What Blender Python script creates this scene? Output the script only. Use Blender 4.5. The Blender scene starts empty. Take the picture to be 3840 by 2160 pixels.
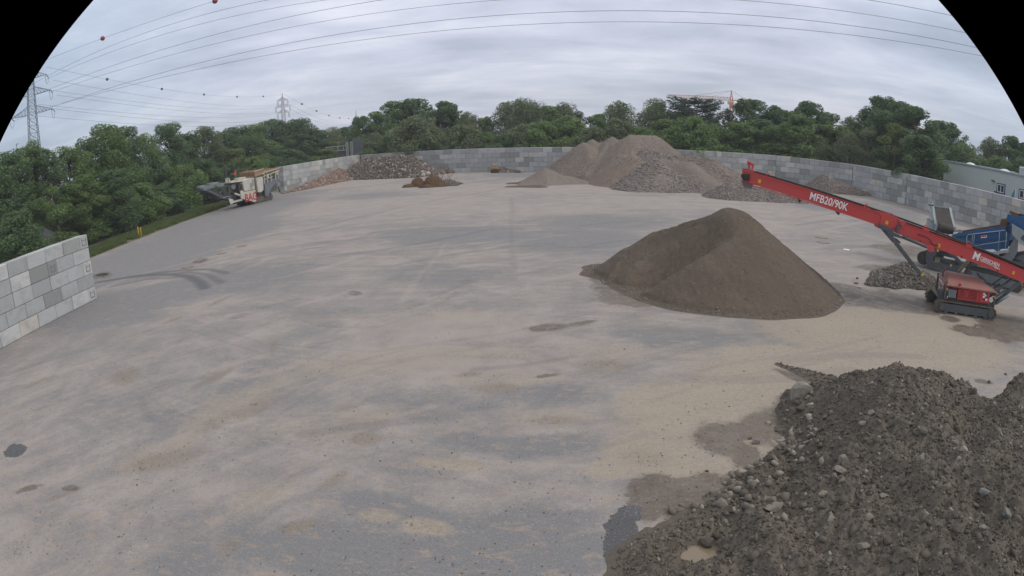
import bpy, bmesh, math, random
import numpy as np
from mathutils import Vector, Matrix, Euler, noise as mnoise
R=math.radians
S=bpy.context.scene
COL=S.collection

# ------------------------------------------------------------------ camera (wide fisheye yard camera on a mast)
F,K3,CX,CY,PITCH,ROLL,H=2450.9569,0.023687,1935.0,1421.0,0.384455585,-0.0321719,7.2085661
cd=bpy.data.cameras.new('camera'); cam=bpy.data.objects.new('camera',cd); COL.objects.link(cam); S.camera=cam
cam.matrix_world=Matrix.Translation((0,0,H))@Matrix.Rotation(math.pi/2-PITCH,4,'X')@Matrix.Rotation(ROLL,4,'Z')
cd.type='PANO'; cd.panorama_type='FISHEYE_LENS_POLYNOMIAL'
cd.sensor_fit='HORIZONTAL'; cd.sensor_width=36.0; cd.sensor_height=20.25
fm=F/3840*36.0
cd.fisheye_polynomial_k0=0; cd.fisheye_polynomial_k1=-1/fm; cd.fisheye_polynomial_k2=0
cd.fisheye_polynomial_k3=-K3/fm**3; cd.fisheye_polynomial_k4=0
cd.fisheye_fov=2*0.8835
cd.shift_y=(CY-1080)/2160.0; cd.shift_x=-(CX-1920)/3840.0
cd.clip_start=0.05; cd.clip_end=6000
S.render.image_settings.color_mode='RGB'
S.render.film_transparent=False

# ------------------------------------------------------------------ overcast sky, one soft sun
SUN_EL,SUN_AZ=R(42),R(115)
w=bpy.data.worlds.new("World"); S.world=w; w.use_nodes=True
nt=w.node_tree; N=nt.nodes; L=nt.links; N.clear()
def nd(t,**k):
    n=N.new(t)
    for a,b in k.items(): setattr(n,a,b)
    return n
sky=nd('ShaderNodeTexSky'); sky.sky_type='NISHITA'; sky.sun_disc=False; sky.sun_elevation=SUN_EL; sky.sun_rotation=SUN_AZ
sk=nd('ShaderNodeMix',data_type='RGBA',blend_type='MULTIPLY'); sk.inputs[0].default_value=1; sk.inputs[7].default_value=(.10,.10,.10,1)
L.new(sky.outputs[0],sk.inputs[6])
tc=nd('ShaderNodeTexCoord'); sp=nd('ShaderNodeSeparateXYZ'); L.new(tc.outputs['Generated'],sp.inputs[0])
def m(op,a,b=None,c=None):
    n=nd('ShaderNodeMath',operation=op)
    for i,x in enumerate((a,b,c)):
        if x is None: continue
        if isinstance(x,(int,float)): n.inputs[i].default_value=x
        else: L.new(x,n.inputs[i])
    return n.outputs[0]
zc=m('ADD',m('MAXIMUM',sp.outputs[2],0.0),0.10)
px_=m('DIVIDE',sp.outputs[0],zc); py_=m('DIVIDE',sp.outputs[1],zc)
cb=nd('ShaderNodeCombineXYZ'); L.new(m('MULTIPLY',px_,.75),cb.inputs[0]); L.new(py_,cb.inputs[1])
n1=nd('ShaderNodeTexNoise'); n1.inputs['Scale'].default_value=.55; n1.inputs['Detail'].default_value=6; n1.inputs['Roughness'].default_value=.55; n1.inputs['Distortion'].default_value=.5
n2=nd('ShaderNodeTexNoise'); n2.inputs['Scale'].default_value=1.25; n2.inputs['Detail'].default_value=7; n2.inputs['Roughness'].default_value=.6; n2.inputs['Distortion'].default_value=.3
L.new(cb.outputs[0],n1.inputs['Vector']); L.new(cb.outputs[0],n2.inputs['Vector'])
cl=m('ADD',m('MULTIPLY',n1.outputs[0],.55),m('MULTIPLY',n2.outputs[0],.45))
cr=nd('ShaderNodeValToRGB'); e=cr.color_ramp.elements
e[0].position=.38; e[0].color=(.50,.545,.675,1); e[1].position=.63; e[1].color=(.98,.98,1.10,1)
x=cr.color_ramp.elements.new(.5); x.color=(.70,.735,.885,1)
L.new(cl,cr.inputs[0])
# bluish towards the sides (away from north), brighter low in the north, zenith brighter
side=nd('ShaderNodeMapRange'); side.inputs[1].default_value=.25; side.inputs[2].default_value=.85; side.interpolation_type='SMOOTHSTEP'
L.new(m('ABSOLUTE',m('SUBTRACT',sp.outputs[0],.06)),side.inputs[0])
mx=nd('ShaderNodeMix',data_type='RGBA',blend_type='MULTIPLY'); L.new(side.outputs[0],mx.inputs[0]); L.new(cr.outputs[0],mx.inputs[6]); mx.inputs[7].default_value=(.68,.80,.84,1)
zen=nd('ShaderNodeMapRange'); zen.inputs[1].default_value=.32; zen.inputs[2].default_value=.9; zen.inputs[3].default_value=1.0; zen.inputs[4].default_value=1.0; zen.interpolation_type='SMOOTHSTEP'
L.new(sp.outputs[2],zen.inputs[0])
zen.inputs[3].default_value=0.0
vm=nd('ShaderNodeMix',data_type='RGBA'); L.new(zen.outputs[0],vm.inputs[0]); L.new(mx.outputs[2],vm.inputs[6]); vm.inputs[7].default_value=(.98,.95,.91,1)
fin=nd('ShaderNodeMix',data_type='RGBA'); fin.inputs[0].default_value=.93; L.new(sk.outputs[2],fin.inputs[6]); L.new(vm.outputs[2],fin.inputs[7])
bg=nd('ShaderNodeBackground'); bg.inputs[1].default_value=1.0; L.new(fin.outputs[2],bg.inputs[0])
wo=nd('ShaderNodeOutputWorld'); L.new(bg.outputs[0],wo.inputs[0])
ld=bpy.data.lights.new('sun','SUN'); ld.energy=1.5; ld.angle=R(14); ld.color=(1,.93,.85)
sun=bpy.data.objects.new('sun',ld); COL.objects.link(sun)
sd=Vector((math.sin(SUN_AZ)*math.cos(SUN_EL),math.cos(SUN_AZ)*math.cos(SUN_EL),math.sin(SUN_EL)))
sun.rotation_euler=sd.to_track_quat('Z','Y').to_euler()
S.view_settings.view_transform='Standard'; S.view_settings.look='None'; S.view_settings.exposure=0.08; S.view_settings.gamma=1
S.cycles.max_bounces=5; S.cycles.diffuse_bounces=3; S.cycles.glossy_bounces=2; S.cycles.transparent_max_bounces=6
S.cycles.use_adaptive_sampling=True

# ------------------------------------------------------------------ survey helpers: points of the real place, read off the photo once
def ray(u,v):
    x=u-CX; y=v-CY; c,s=math.cos(-ROLL),math.sin(-ROLL); x,y=x*c-y*s,x*s+y*c
    rr=math.hypot(x,y) or 1e-9; rho=rr/F; th=rho+K3*rho**3
    X=x/rr*math.sin(th); up=-y/rr*math.sin(th); z=math.cos(th)
    c,s=math.cos(PITCH),math.sin(PITCH)
    return (X,z*c+up*s,up*c-z*s)
def G(u,v,z=0.0):
    d=ray(u,v); t=(z-H)/d[2]; return (d[0]*t,d[1]*t,z)
def D(u,v,dist):
    d=ray(u,v); t=dist/math.hypot(d[0],d[1]); return (d[0]*t,d[1]*t,H+d[2]*t)
def PK(u,v,uf,vf,slope=.7):
    """top of a heap whose foot towards us is at (uf,vf)"""
    f=G(uf,vf); fd=math.hypot(f[0],f[1]); d=ray(u,v); mm=d[2]/math.hypot(d[0],d[1])
    return D(u,v,(H+slope*fd)/(slope-mm))
def PL(u,v,O,az,wv=0.0):
    e2=(-math.sin(az),math.cos(az)); e1=(math.cos(az),math.sin(az))
    ox,oy=O[0]+wv*e2[0],O[1]+wv*e2[1]; d=ray(u,v)
    t=(ox*e2[0]+oy*e2[1])/(d[0]*e2[0]+d[1]*e2[1])
    return ((t*d[0]-O[0])*e1[0]+(t*d[1]-O[1])*e1[1], H+d[2]*t)

# ------------------------------------------------------------------ numpy noise
_rs=np.random.RandomState(7); _tab=_rs.rand(256,256).astype(np.float32)
def vn(x,y):
    xi=np.floor(x).astype(int); yi=np.floor(y).astype(int); fx=x-xi; fy=y-yi
    fx=fx*fx*(3-2*fx); fy=fy*fy*(3-2*fy)
    a=_tab[xi&255,yi&255]; b=_tab[(xi+1)&255,yi&255]; c=_tab[xi&255,(yi+1)&255]; d=_tab[(xi+1)&255,(yi+1)&255]
    return (a*(1-fx)+b*fx)*(1-fy)+(c*(1-fx)+d*fx)*fy
def fbm(x,y,o=4,g=.5):
    s=0;a=1;t=0
    for i in range(o):
        s=s+a*vn(x*2**i+i*17.3,y*2**i+i*9.1); t+=a; a*=g
    return s/t
def sst(a,b,x):
    t=np.clip((x-a)/(b-a),0,1); return t*t*(3-2*t)

# ------------------------------------------------------------------ object helpers
def setp(o,label=None,cat=None,group=None,kind=None):
    if label: o['label']=label
    if cat: o['category']=cat
    if group: o['group']=group
    if kind: o['kind']=kind
    return o
def empty(name,loc=(0,0,0),rz=0,**k):
    o=bpy.data.objects.new(name,None); COL.objects.link(o); o.location=loc; o.rotation_euler=(0,0,rz)
    o.empty_display_size=.3
    return setp(o,**k)
def link(name,me,parent=None,**k):
    o=bpy.data.objects.new(name,me); COL.objects.link(o)
    if parent: o.parent=parent
    return setp(o,**k)
def np_mesh(name,V,Fc,mats=(),mi=None,smooth=False):
    """V (n,3), Fc (m,k) with constant k"""
    V=np.asarray(V,np.float32); Fc=np.asarray(Fc,np.int32); mth,k=Fc.shape
    me=bpy.data.meshes.new(name); me.vertices.add(len(V)); me.vertices.foreach_set('co',V.ravel())
    me.loops.add(mth*k); me.loops.foreach_set('vertex_index',Fc.ravel())
    me.polygons.add(mth); me.polygons.foreach_set('loop_start',np.arange(0,mth*k,k,dtype=np.int32))
    me.polygons.foreach_set('loop_total',np.full(mth,k,np.int32))
    for x in mats: me.materials.append(x)
    if mi is not None: me.polygons.foreach_set('material_index',np.asarray(mi,np.int32))
    if smooth: me.polygons.foreach_set('use_smooth',np.ones(mth,bool))
    me.update(calc_edges=True); me.validate(); return me
class MB:
    def __init__(s): s.v=[]; s.f=[]; s.m=[]; s.sm=[]; s.cur=0; s.smooth=False
    def add(s,vs,fs):
        b=len(s.v); s.v+= [tuple(v) for v in vs]
        for f in fs: s.f.append([b+i for i in f]); s.m.append(s.cur); s.sm.append(s.smooth)
        return s
    def mat(s,i): s.cur=i; return s
    def box(s,c,d,rot=None,bev=0):
        x,y,z=[q/2 for q in d]
        if bev:
            b=min(bev,x*.9,y*.9,z*.9); vs=[]; idx={}
            for sx in(-1,1):
                for sy in(-1,1):
                    for sz in(-1,1):
                        for ax in range(3):
                            p=[sx*(x-b),sy*(y-b),sz*(z-b)]; p[ax]=(sx*x,sy*y,sz*z)[ax]; idx[sx,sy,sz,ax]=len(vs); vs.append(Vector(p))
            fs=[]
            for ax in range(3):
                o1,o2=[a for a in range(3) if a!=ax]
                for sg in(-1,1):
                    q=[]
                    for (a,b2) in((-1,-1),(1,-1),(1,1),(-1,1)):
                        t=[0,0,0]; t[ax]=sg; t[o1]=a; t[o2]=b2; q.append(idx[t[0],t[1],t[2],ax])
                    fs.append(q)
            for ax in range(3):
                o1,o2=[a for a in range(3) if a!=ax]
                for a in(-1,1):
                    for b2 in(-1,1):
                        t0=[0,0,0];t0[o1]=a;t0[o2]=b2;t1=list(t0);t0[ax]=-1;t1[ax]=1
                        fs.append([idx[(*t0,o1)],idx[(*t1,o1)],idx[(*t1,o2)],idx[(*t0,o2)]])
            for sx in(-1,1):
                for sy in(-1,1):
                    for sz in(-1,1): fs.append([idx[sx,sy,sz,0],idx[sx,sy,sz,1],idx[sx,sy,sz,2]])
        else:
            vs=[Vector((a*x,b*y,g*z)) for a in(-1,1) for b in(-1,1) for g in(-1,1)]
            fs=[(0,1,3,2),(4,6,7,5),(0,4,5,1),(2,3,7,6),(0,2,6,4),(1,5,7,3)]
        if rot is not None:
            M=Euler(rot).to_matrix() if not isinstance(rot,Matrix) else rot
            vs=[M@v for v in vs]
        return s.add([(v[0]+c[0],v[1]+c[1],v[2]+c[2]) for v in vs],fs)
    def beam(s,p,q,wd,ht,up=(0,0,1)):
        p=Vector(p);q=Vector(q);d=q-p;l=d.length;d.normalize();u=Vector(up)
        sd_=d.cross(u)
        if sd_.length<1e-4: sd_=d.cross(Vector((1,0,0)))
        sd_.normalize();u2=sd_.cross(d)
        vs=[];
        for t in(p,q):
            for a,b in((-1,-1),(1,-1),(1,1),(-1,1)): vs.append(t+sd_*a*wd/2+u2*b*ht/2)
        return s.add(vs,[(3,2,1,0),(4,5,6,7),(0,1,5,4),(1,2,6,5),(2,3,7,6),(3,0,4,7)])
    def tube(s,pts,r,n=8,cap=True,closed=False):
        pts=[Vector(p) for p in pts]; rs=r if isinstance(r,(list,tuple)) else [r]*len(pts)
        b=len(s.v); prev=None; sm=s.smooth; s.smooth=True
        vs=[]
        for i,p in enumerate(pts):
            t=(pts[min(i+1,len(pts)-1)]-pts[max(i-1,0)]).normalized()
            a=Vector((0,0,1)) if abs(t.z)<.9 else Vector((1,0,0))
            if prev is not None: a=prev
            x=t.cross(a).normalized(); y=x.cross(t).normalized(); prev=y
            for k in range(n):
                an=2*math.pi*k/n; vs.append(p+(x*math.cos(an)+y*math.sin(an))*rs[i])
        fs=[]
        for i in range(len(pts)-1):
            for k in range(n): fs.append((i*n+k,i*n+(k+1)%n,(i+1)*n+(k+1)%n,(i+1)*n+k))
        s.add(vs,fs); s.smooth=False
        if cap: s.f.append([b+k for k in range(n)][::-1]); s.m.append(s.cur); s.sm.append(False); s.f.append([b+(len(pts)-1)*n+k for k in range(n)]); s.m.append(s.cur); s.sm.append(False)
        s.smooth=sm; return s
    def prism(s,poly,y0,y1):
        """poly in (x,z), extruded along y"""
        n=len(poly); vs=[(a,y0,b) for a,b in poly]+[(a,y1,b) for a,b in poly]
        fs=[list(range(n)),list(range(2*n-1,n-1,-1))]+[(i,i+n,(i+1)%n+n,(i+1)%n) for i in range(n)]
        return s.add(vs,fs)
    def mesh(s,name,mats):
        me=bpy.data.meshes.new(name); me.from_pydata(s.v,[],s.f)
        for x in mats: me.materials.append(x)
        me.polygons.foreach_set('material_index',s.m); me.polygons.foreach_set('use_smooth',s.sm)
        bm=bmesh.new(); bm.from_mesh(me); bmesh.ops.recalc_face_normals(bm,faces=bm.faces); bm.to_mesh(me); bm.free()
        return me
    def build(s,name,mats,parent=None,**k):
        if not isinstance(mats,(list,tuple)): mats=[mats]
        return link(name,s.mesh(name,mats),parent,**k)

def split_build(mb,name,mats,parent):
    par=list(range(len(mb.v)))
    def fd(i):
        while par[i]!=i: par[i]=par[par[i]]; i=par[i]
        return i
    for f in mb.f:
        for k in f[1:]: par[fd(k)]=fd(f[0])
    gr={}
    for f,m_,s_ in zip(mb.f,mb.m,mb.sm): gr.setdefault(fd(f[0]),[]).append((f,m_,s_))
    out=[]
    for g in gr.values():
        q=MB(); mp_={}
        for f,m_,s_ in g:
            for i in f:
                if i not in mp_: mp_[i]=len(q.v); q.v.append(mb.v[i])
            q.f.append([mp_[i] for i in f]); q.m.append(m_); q.sm.append(s_)
        out.append(q.build(name,mats,parent))
    return out
# ------------------------------------------------------------------ materials
def mat_new(name):
    mt=bpy.data.materials.new(name); mt.use_nodes=True; t=mt.node_tree; b=t.nodes['Principled BSDF']; return mt,t,b
def mix(t,f,a,b,blend='MIX'):
    n=t.nodes.new('ShaderNodeMix'); n.data_type='RGBA'; n.blend_type=blend
    for i,x in ((0,f),(6,a),(7,b)):
        if isinstance(x,(int,float)): n.inputs[i].default_value=x
        elif isinstance(x,tuple): n.inputs[i].default_value=x if len(x)==4 else (*x,1)
        else: t.links.new(x,n.inputs[i])
    return n.outputs[2]
def noi(t,vec,sc,det=4,ro=.55,dist=0,out=0):
    n=t.nodes.new('ShaderNodeTexNoise'); n.inputs['Scale'].default_value=sc; n.inputs['Detail'].default_value=det; n.inputs['Roughness'].default_value=ro; n.inputs['Distortion'].default_value=dist
    if vec is not None: t.links.new(vec,n.inputs['Vector'])
    return n.outputs[out]
def mr(t,x,a,b,c=0.0,d=1.0):
    n=t.nodes.new('ShaderNodeMapRange'); t.links.new(x,n.inputs[0])
    for i,q in enumerate((a,b,c,d)): n.inputs[i+1].default_value=q
    return n.outputs[0]
def mth(t,op,a,b=0.0,clamp=False):
    n=t.nodes.new('ShaderNodeMath'); n.operation=op; n.use_clamp=clamp
    for i,x in enumerate((a,b)):
        if isinstance(x,(int,float)): n.inputs[i].default_value=x
        else: t.links.new(x,n.inputs[i])
    return n.outputs[0]
def objc(t,which='Object'):
    return t.nodes.new('ShaderNodeTexCoord').outputs[which]
def mapping(t,vec,scale=(1,1,1),rot=(0,0,0)):
    if any(rot):
        r_=t.nodes.new('ShaderNodeMapping'); r_.inputs['Rotation'].default_value=rot; t.links.new(vec,r_.inputs[0]); vec=r_.outputs[0]
    n=t.nodes.new('ShaderNodeMapping'); n.inputs['Scale'].default_value=scale; t.links.new(vec,n.inputs[0]); return n.outputs[0]
def bump(t,b,h,strength=.4,dist=.02):
    n=t.nodes.new('ShaderNodeBump'); n.inputs['Strength'].default_value=strength; n.inputs['Distance'].default_value=dist
    t.links.new(h,n.inputs['Height']); t.links.new(n.outputs[0],b.inputs['Normal'])
def paint(name,col,rough=.5,metal=0,dirt=.35,dcol=(.16,.13,.10),sc=3.0,bmp=.1):
    mt,t,b=mat_new(name); v=objc(t)
    n=noi(t,v,sc,6,.65); n2=noi(t,v,sc*9,4,.6)
    f=mth(t,'MULTIPLY',mr(t,n,.42,.75),dirt)
    c=mix(t,f,col,dcol); c=mix(t,mr(t,n2,.3,.8,0,.22),c,tuple(x*.6 for x in col))
    t.links.new(c,b.inputs['Base Color']); b.inputs['Roughness'].default_value=rough; b.inputs['Metallic'].default_value=metal
    if bmp: bump(t,b,n2,bmp,.01)
    return mt
M={}
M['red']=paint('red_paint',(.52,.052,.050),.5,0,.30,(.26,.13,.10),1.4)
M['redroof']=paint('worn_red_roof',(.33,.13,.11),.7,0,.9,(.16,.14,.12),1.6)
M['blue']=paint('blue_paint',(.018,.095,.24),.5,0,.35,(.06,.06,.06),1.3)
M['dgrey']=paint('dark_grey_paint',(.072,.086,.096),.6,0,.4,(.12,.10,.085),2)
M['mgrey']=paint('mid_grey_paint',(.16,.185,.20),.55,0,.35,(.12,.10,.08),2)
M['lgrey']=paint('pale_grey_paint',(.30,.35,.37),.5,0,.25,(.15,.13,.1),2)
M['offwhite']=paint('dusty_white_paint',(.52,.50,.44),.6,0,.5,(.24,.19,.13),1.6)
M['black']=paint('black_rubber',(.025,.025,.026),.8,0,.5,(.09,.075,.06),3)
M['belt']=paint('conveyor_belt_rubber',(.035,.034,.032),.8,0,.6,(.12,.10,.08),3)
M['track']=paint('dusty_steel_track',(.10,.085,.07),.85,0,.7,(.20,.165,.125),3,.3)
M['rust']=paint('rusty_steel',(.16,.085,.045),.85,.1,.6,(.09,.055,.035),2.2,.3)
M['rustor']=paint('orange_worn_steel',(.34,.19,.08),.75,0,.6,(.20,.12,.09),1.2,.2)
M['steel']=paint('galvanised_steel',(.33,.35,.36),.5,.3,.3,(.18,.16,.13),3)
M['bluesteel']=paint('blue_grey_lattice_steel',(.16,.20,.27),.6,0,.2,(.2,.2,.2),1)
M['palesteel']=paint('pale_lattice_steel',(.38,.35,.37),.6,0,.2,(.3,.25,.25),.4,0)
M['wire']=paint('aluminium_cable',(.16,.17,.20),.6,0,.1,(.1,.1,.1),1,0)
M['ball']=paint('red_marker_ball',(.30,.02,.03),.6,0,.1,(.1,.02,.02),1,0)
M['balld']=paint('dark_marker_ball',(.10,.06,.08),.7,0,.1,(.1,.05,.05),1,0)
M['cranered']=paint('crane_orange',(.55,.17,.04),.6,0,.2,(.4,.2,.1),.3,0)
M['cranewhite']=paint('crane_pale',(.55,.30,.20),.6,0,.2,(.4,.2,.1),.3,0)
M['yellow']=paint('yellow_paint',(.65,.42,.02),.5,0,.2,(.3,.2,.05),4)
M['decal']=paint('white_lettering',(.82,.82,.82),.5,0,.08,(.5,.45,.42),4,0)
M['bagred']=paint('red_lettering',(.48,.015,.03),.5,0,.05,(.3,.05,.05),2,0)
M['glass']=paint('dark_window_glass',(.03,.035,.04),.12,0,.1,(.05,.05,.05),1,0)
M['wblue']=paint('blue_window_frame',(.03,.055,.20),.5,0,.1,(.03,.05,.1),1,0)
M['white']=paint('white_frame',(.70,.70,.72),.5,0,.1,(.4,.4,.4),1,0)
M['flag']=paint('blue_flag_cloth',(.03,.20,.34),.8,0,.3,(.2,.35,.42),2,0)
M['chrome']=paint('cylinder_rod',(.20,.21,.22),.3,.5,.3,(.12,.10,.09),3,0)
M['roof']=paint('dark_roof_tiles',(.09,.07,.085),.9,0,.3,(.12,.09,.1),1,.2)
M['cast']=paint('cast_iron',(.22,.19,.15),.7,.1,.6,(.34,.30,.24),6,.4)

def m_concrete():
    mt,t,b=mat_new('cast_concrete_block'); oi=t.nodes.new('ShaderNodeObjectInfo'); v=objc(t)
    ad=t.nodes.new('ShaderNodeVectorMath'); ad.operation='ADD'; cx=t.nodes.new('ShaderNodeCombineXYZ')
    t.links.new(mth(t,'MULTIPLY',oi.outputs['Random'],97.0),cx.inputs[0]); t.links.new(mth(t,'MULTIPLY',oi.outputs['Random'],41.0),cx.inputs[2])
    t.links.new(v,ad.inputs[0]); t.links.new(cx.outputs[0],ad.inputs[1]); v=ad.outputs[0]
    r=t.nodes.new('ShaderNodeValToRGB'); r.color_ramp.interpolation='CONSTANT'; el=r.color_ramp.elements
    el[0].position=0; el[0].color=(.26,.27,.262,1); el[1].position=.16; el[1].color=(.33,.34,.335,1)
    for p,c in ((.34,(.35,.36,.368)),(.55,(.40,.41,.42)),(.74,(.455,.46,.47)),(.88,(.54,.54,.54)),(.94,(.55,.51,.46))):
        q=el.new(p); q.color=(*c,1)
    t.links.new(oi.outputs['Color'],r.inputs[0]) if False else t.links.new(oi.outputs['Random'],r.inputs[0])
    n=noi(t,v,1.3,5,.6,.6); n2=noi(t,mapping(t,v,(5,5,.8)),1.2,4,.6); n3=noi(t,v,22,3,.6)
    c=mix(t,mr(t,n,.45,.7,0,.55),r.outputs[0],(.25,.26,.25))
    c=mix(t,mr(t,n2,.55,.75,0,.3),c,(.47,.475,.47)); c=mix(t,mr(t,n3,.3,.8,0,.3),c,(.2,.2,.195))
    t.links.new(c,b.inputs['Base Color']); b.inputs['Roughness'].default_value=.92; bump(t,b,n3,.25,.01); return mt
M['concrete']=m_concrete()
def m_soil(name,c1,c2,c3,sc=9.0,peb=30.0,pebamt=.35,pebcol=(.30,.26,.22),bs=.6,rough=.95,wet=0):
    mt,t,b=mat_new(name); v=objc(t)
    n=noi(t,v,.35,5,.6,.4); n2=noi(t,v,sc,5,.65); vo=t.nodes.new('ShaderNodeTexVoronoi'); vo.inputs['Scale'].default_value=peb; t.links.new(v,vo.inputs['Vector'])
    c=mix(t,mr(t,n,.38,.62),c1,c2); c=mix(t,mr(t,n2,.35,.7,0,.75),c,c3)
    sx=t.nodes.new('ShaderNodeSeparateXYZ'); t.links.new(vo.outputs['Color'],sx.inputs[0])
    pm=mth(t,'MULTIPLY',mr(t,sx.outputs[0],1-pebamt,1-pebamt+.03),mr(t,vo.outputs['Distance'],.38,.28))
    pc=mix(t,sx.outputs[1],pebcol,tuple(q*.55 for q in pebcol))
    c=mix(t,pm,c,pc); t.links.new(c,b.inputs['Base Color']); b.inputs['Roughness'].default_value=rough
    h=mth(t,'ADD',mth(t,'MULTIPLY',n2,.7),mth(t,'MULTIPLY',pm,.4)); bump(t,b,h,bs,.05); return mt
M['sand']=m_soil('damp_crushed_sand',(.100,.077,.058),(.122,.098,.076),(.080,.061,.047),7,14,.12,(.20,.165,.13),.5)
M['farheap']=m_soil('dusty_brown_gravel',(.150,.122,.104),(.185,.155,.132),(.110,.088,.074),1.8,4.0,.3,(.25,.22,.205),.7)
M['fargravel']=m_soil('grey_crushed_gravel',(.165,.142,.128),(.205,.18,.165),(.112,.093,.081),4,4.2,.5,(.32,.295,.285),.8)
M['rubble']=m_soil('brown_grey_rubble_dirt',(.115,.09,.075),(.15,.12,.10),(.07,.055,.045),3,3,.4,(.24,.20,.175),.8)
M['mud']=m_soil('wet_dark_soil',(.108,.091,.074),(.142,.120,.098),(.068,.056,.046),14,22,.14,(.19,.165,.135),1.0,.8)
M['roots']=m_soil('brown_root_ball',(.14,.085,.045),(.19,.125,.07),(.08,.05,.03),6,12,.2,(.25,.17,.1),1)
def m_stone(name,c1,c2,c3,sp=None):
    mt,t,b=mat_new(name); g=t.nodes.new('ShaderNodeNewGeometry'); r=t.nodes.new('ShaderNodeValToRGB'); el=r.color_ramp.elements
    el[0].color=(*c1,1); el[1].color=(*c3,1); q=el.new(.55); q.color=(*c2,1)
    if sp: q=el.new(.93); q.color=(*c3,1); q=el.new(.95); q.color=(*sp,1); el[-1].color=(*sp,1)
    t.links.new(g.outputs['Random Per Island'],r.inputs[0]); v=objc(t); n=noi(t,v,6,5,.6)
    c=mix(t,mr(t,n,.4,.7,0,.55),r.outputs[0],tuple(x*.6 for x in c1)); t.links.new(c,b.inputs['Base Color']); b.inputs['Roughness'].default_value=.9
    bump(t,b,n,.5,.03); return mt
M['st_grey']=m_stone('crushed_concrete_stones',(.12,.10,.088),(.20,.175,.16),(.31,.285,.27))
M['st_far']=m_stone('coarse_gravel_stones',(.15,.125,.112),(.23,.20,.185),(.35,.318,.30))
M['st_brick']=m_stone('mixed_brick_rubble',(.19,.10,.07),(.22,.175,.145),(.40,.36,.32),(.42,.17,.10))
M['st_rub']=m_stone('brown_grey_rubble_stones',(.085,.066,.055),(.145,.118,.10),(.235,.205,.18),(.42,.38,.33))
M['st_pale']=m_stone('pale_concrete_chunks',(.34,.31,.27),(.42,.38,.34),(.52,.49,.45))
M['st_mud']=m_stone('muddy_clods',(.078,.065,.053),(.115,.098,.080),(.155,.134,.112))
M['st_lime']=m_stone('muddy_pale_stones',(.15,.135,.115),(.21,.19,.165),(.30,.28,.245))
def m_leaf(name,c1,c2,c3):
    mt,t,b=mat_new(name); g=t.nodes.new('ShaderNodeNewGeometry'); r=t.nodes.new('ShaderNodeValToRGB'); el=r.color_ramp.elements
    el[0].color=(*c1,1); el[1].color=(*c3,1); q=el.new(.5); q.color=(*c2,1)
    v=objc(t); n=noi(t,v,.55,3,.6); oi=t.nodes.new('ShaderNodeObjectInfo')
    f=mth(t,'ADD',mth(t,'MULTIPLY',g.outputs['Random Per Island'],.5),mr(t,n,.3,.7,-.1,.6),True)
    t.links.new(f,r.inputs[0])
    c=mix(t,mr(t,oi.outputs['Random'],0,1,0,.45),r.outputs[0],tuple(x*.72 for x in c2))
    t.links.new(c,b.inputs['Base Color']); b.inputs['Roughness'].default_value=.65; b.inputs['Specular IOR Level'].default_value=.3
    tr=t.nodes.new('ShaderNodeBsdfTranslucent'); t.links.new(c,tr.inputs[0]); ms=t.nodes.new('ShaderNodeMixShader'); ms.inputs[0].default_value=.35
    t.links.new(b.outputs[0],ms.inputs[1]); t.links.new(tr.outputs[0],ms.inputs[2]); t.links.new(ms.outputs[0],t.nodes['Material Output'].inputs[0]); return mt
M['leaf_dark']=m_leaf('dark_green_leaves',(.076,.128,.060),(.118,.195,.085),(.185,.265,.118))
M['leaf_mid']=m_leaf('mid_green_leaves',(.108,.172,.060),(.160,.250,.083),(.235,.32,.112))
M['leaf_pale']=m_leaf('olive_birch_leaves',(.13,.165,.085),(.178,.225,.115),(.235,.275,.15))
M['leaf_light']=m_leaf('fresh_light_green_leaves',(.12,.175,.055),(.17,.235,.075),(.23,.29,.10))
M['leaf_con']=m_leaf('blue_green_needles',(.05,.078,.058),(.075,.115,.082),(.11,.16,.11))
M['leaf_copper']=m_leaf('reddish_brown_leaves',(.09,.06,.04),(.13,.09,.055),(.11,.12,.05))
M['bark']=paint('tree_bark',(.13,.105,.085),.95,0,.5,(.06,.05,.04),4,.4)
M['birchbark']=paint('pale_birch_bark',(.42,.40,.37),.9,0,.5,(.15,.13,.12),4,.3)
M['grass']=m_leaf('verge_grass_blades',(.085,.125,.04),(.12,.165,.055),(.18,.20,.085))
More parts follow.
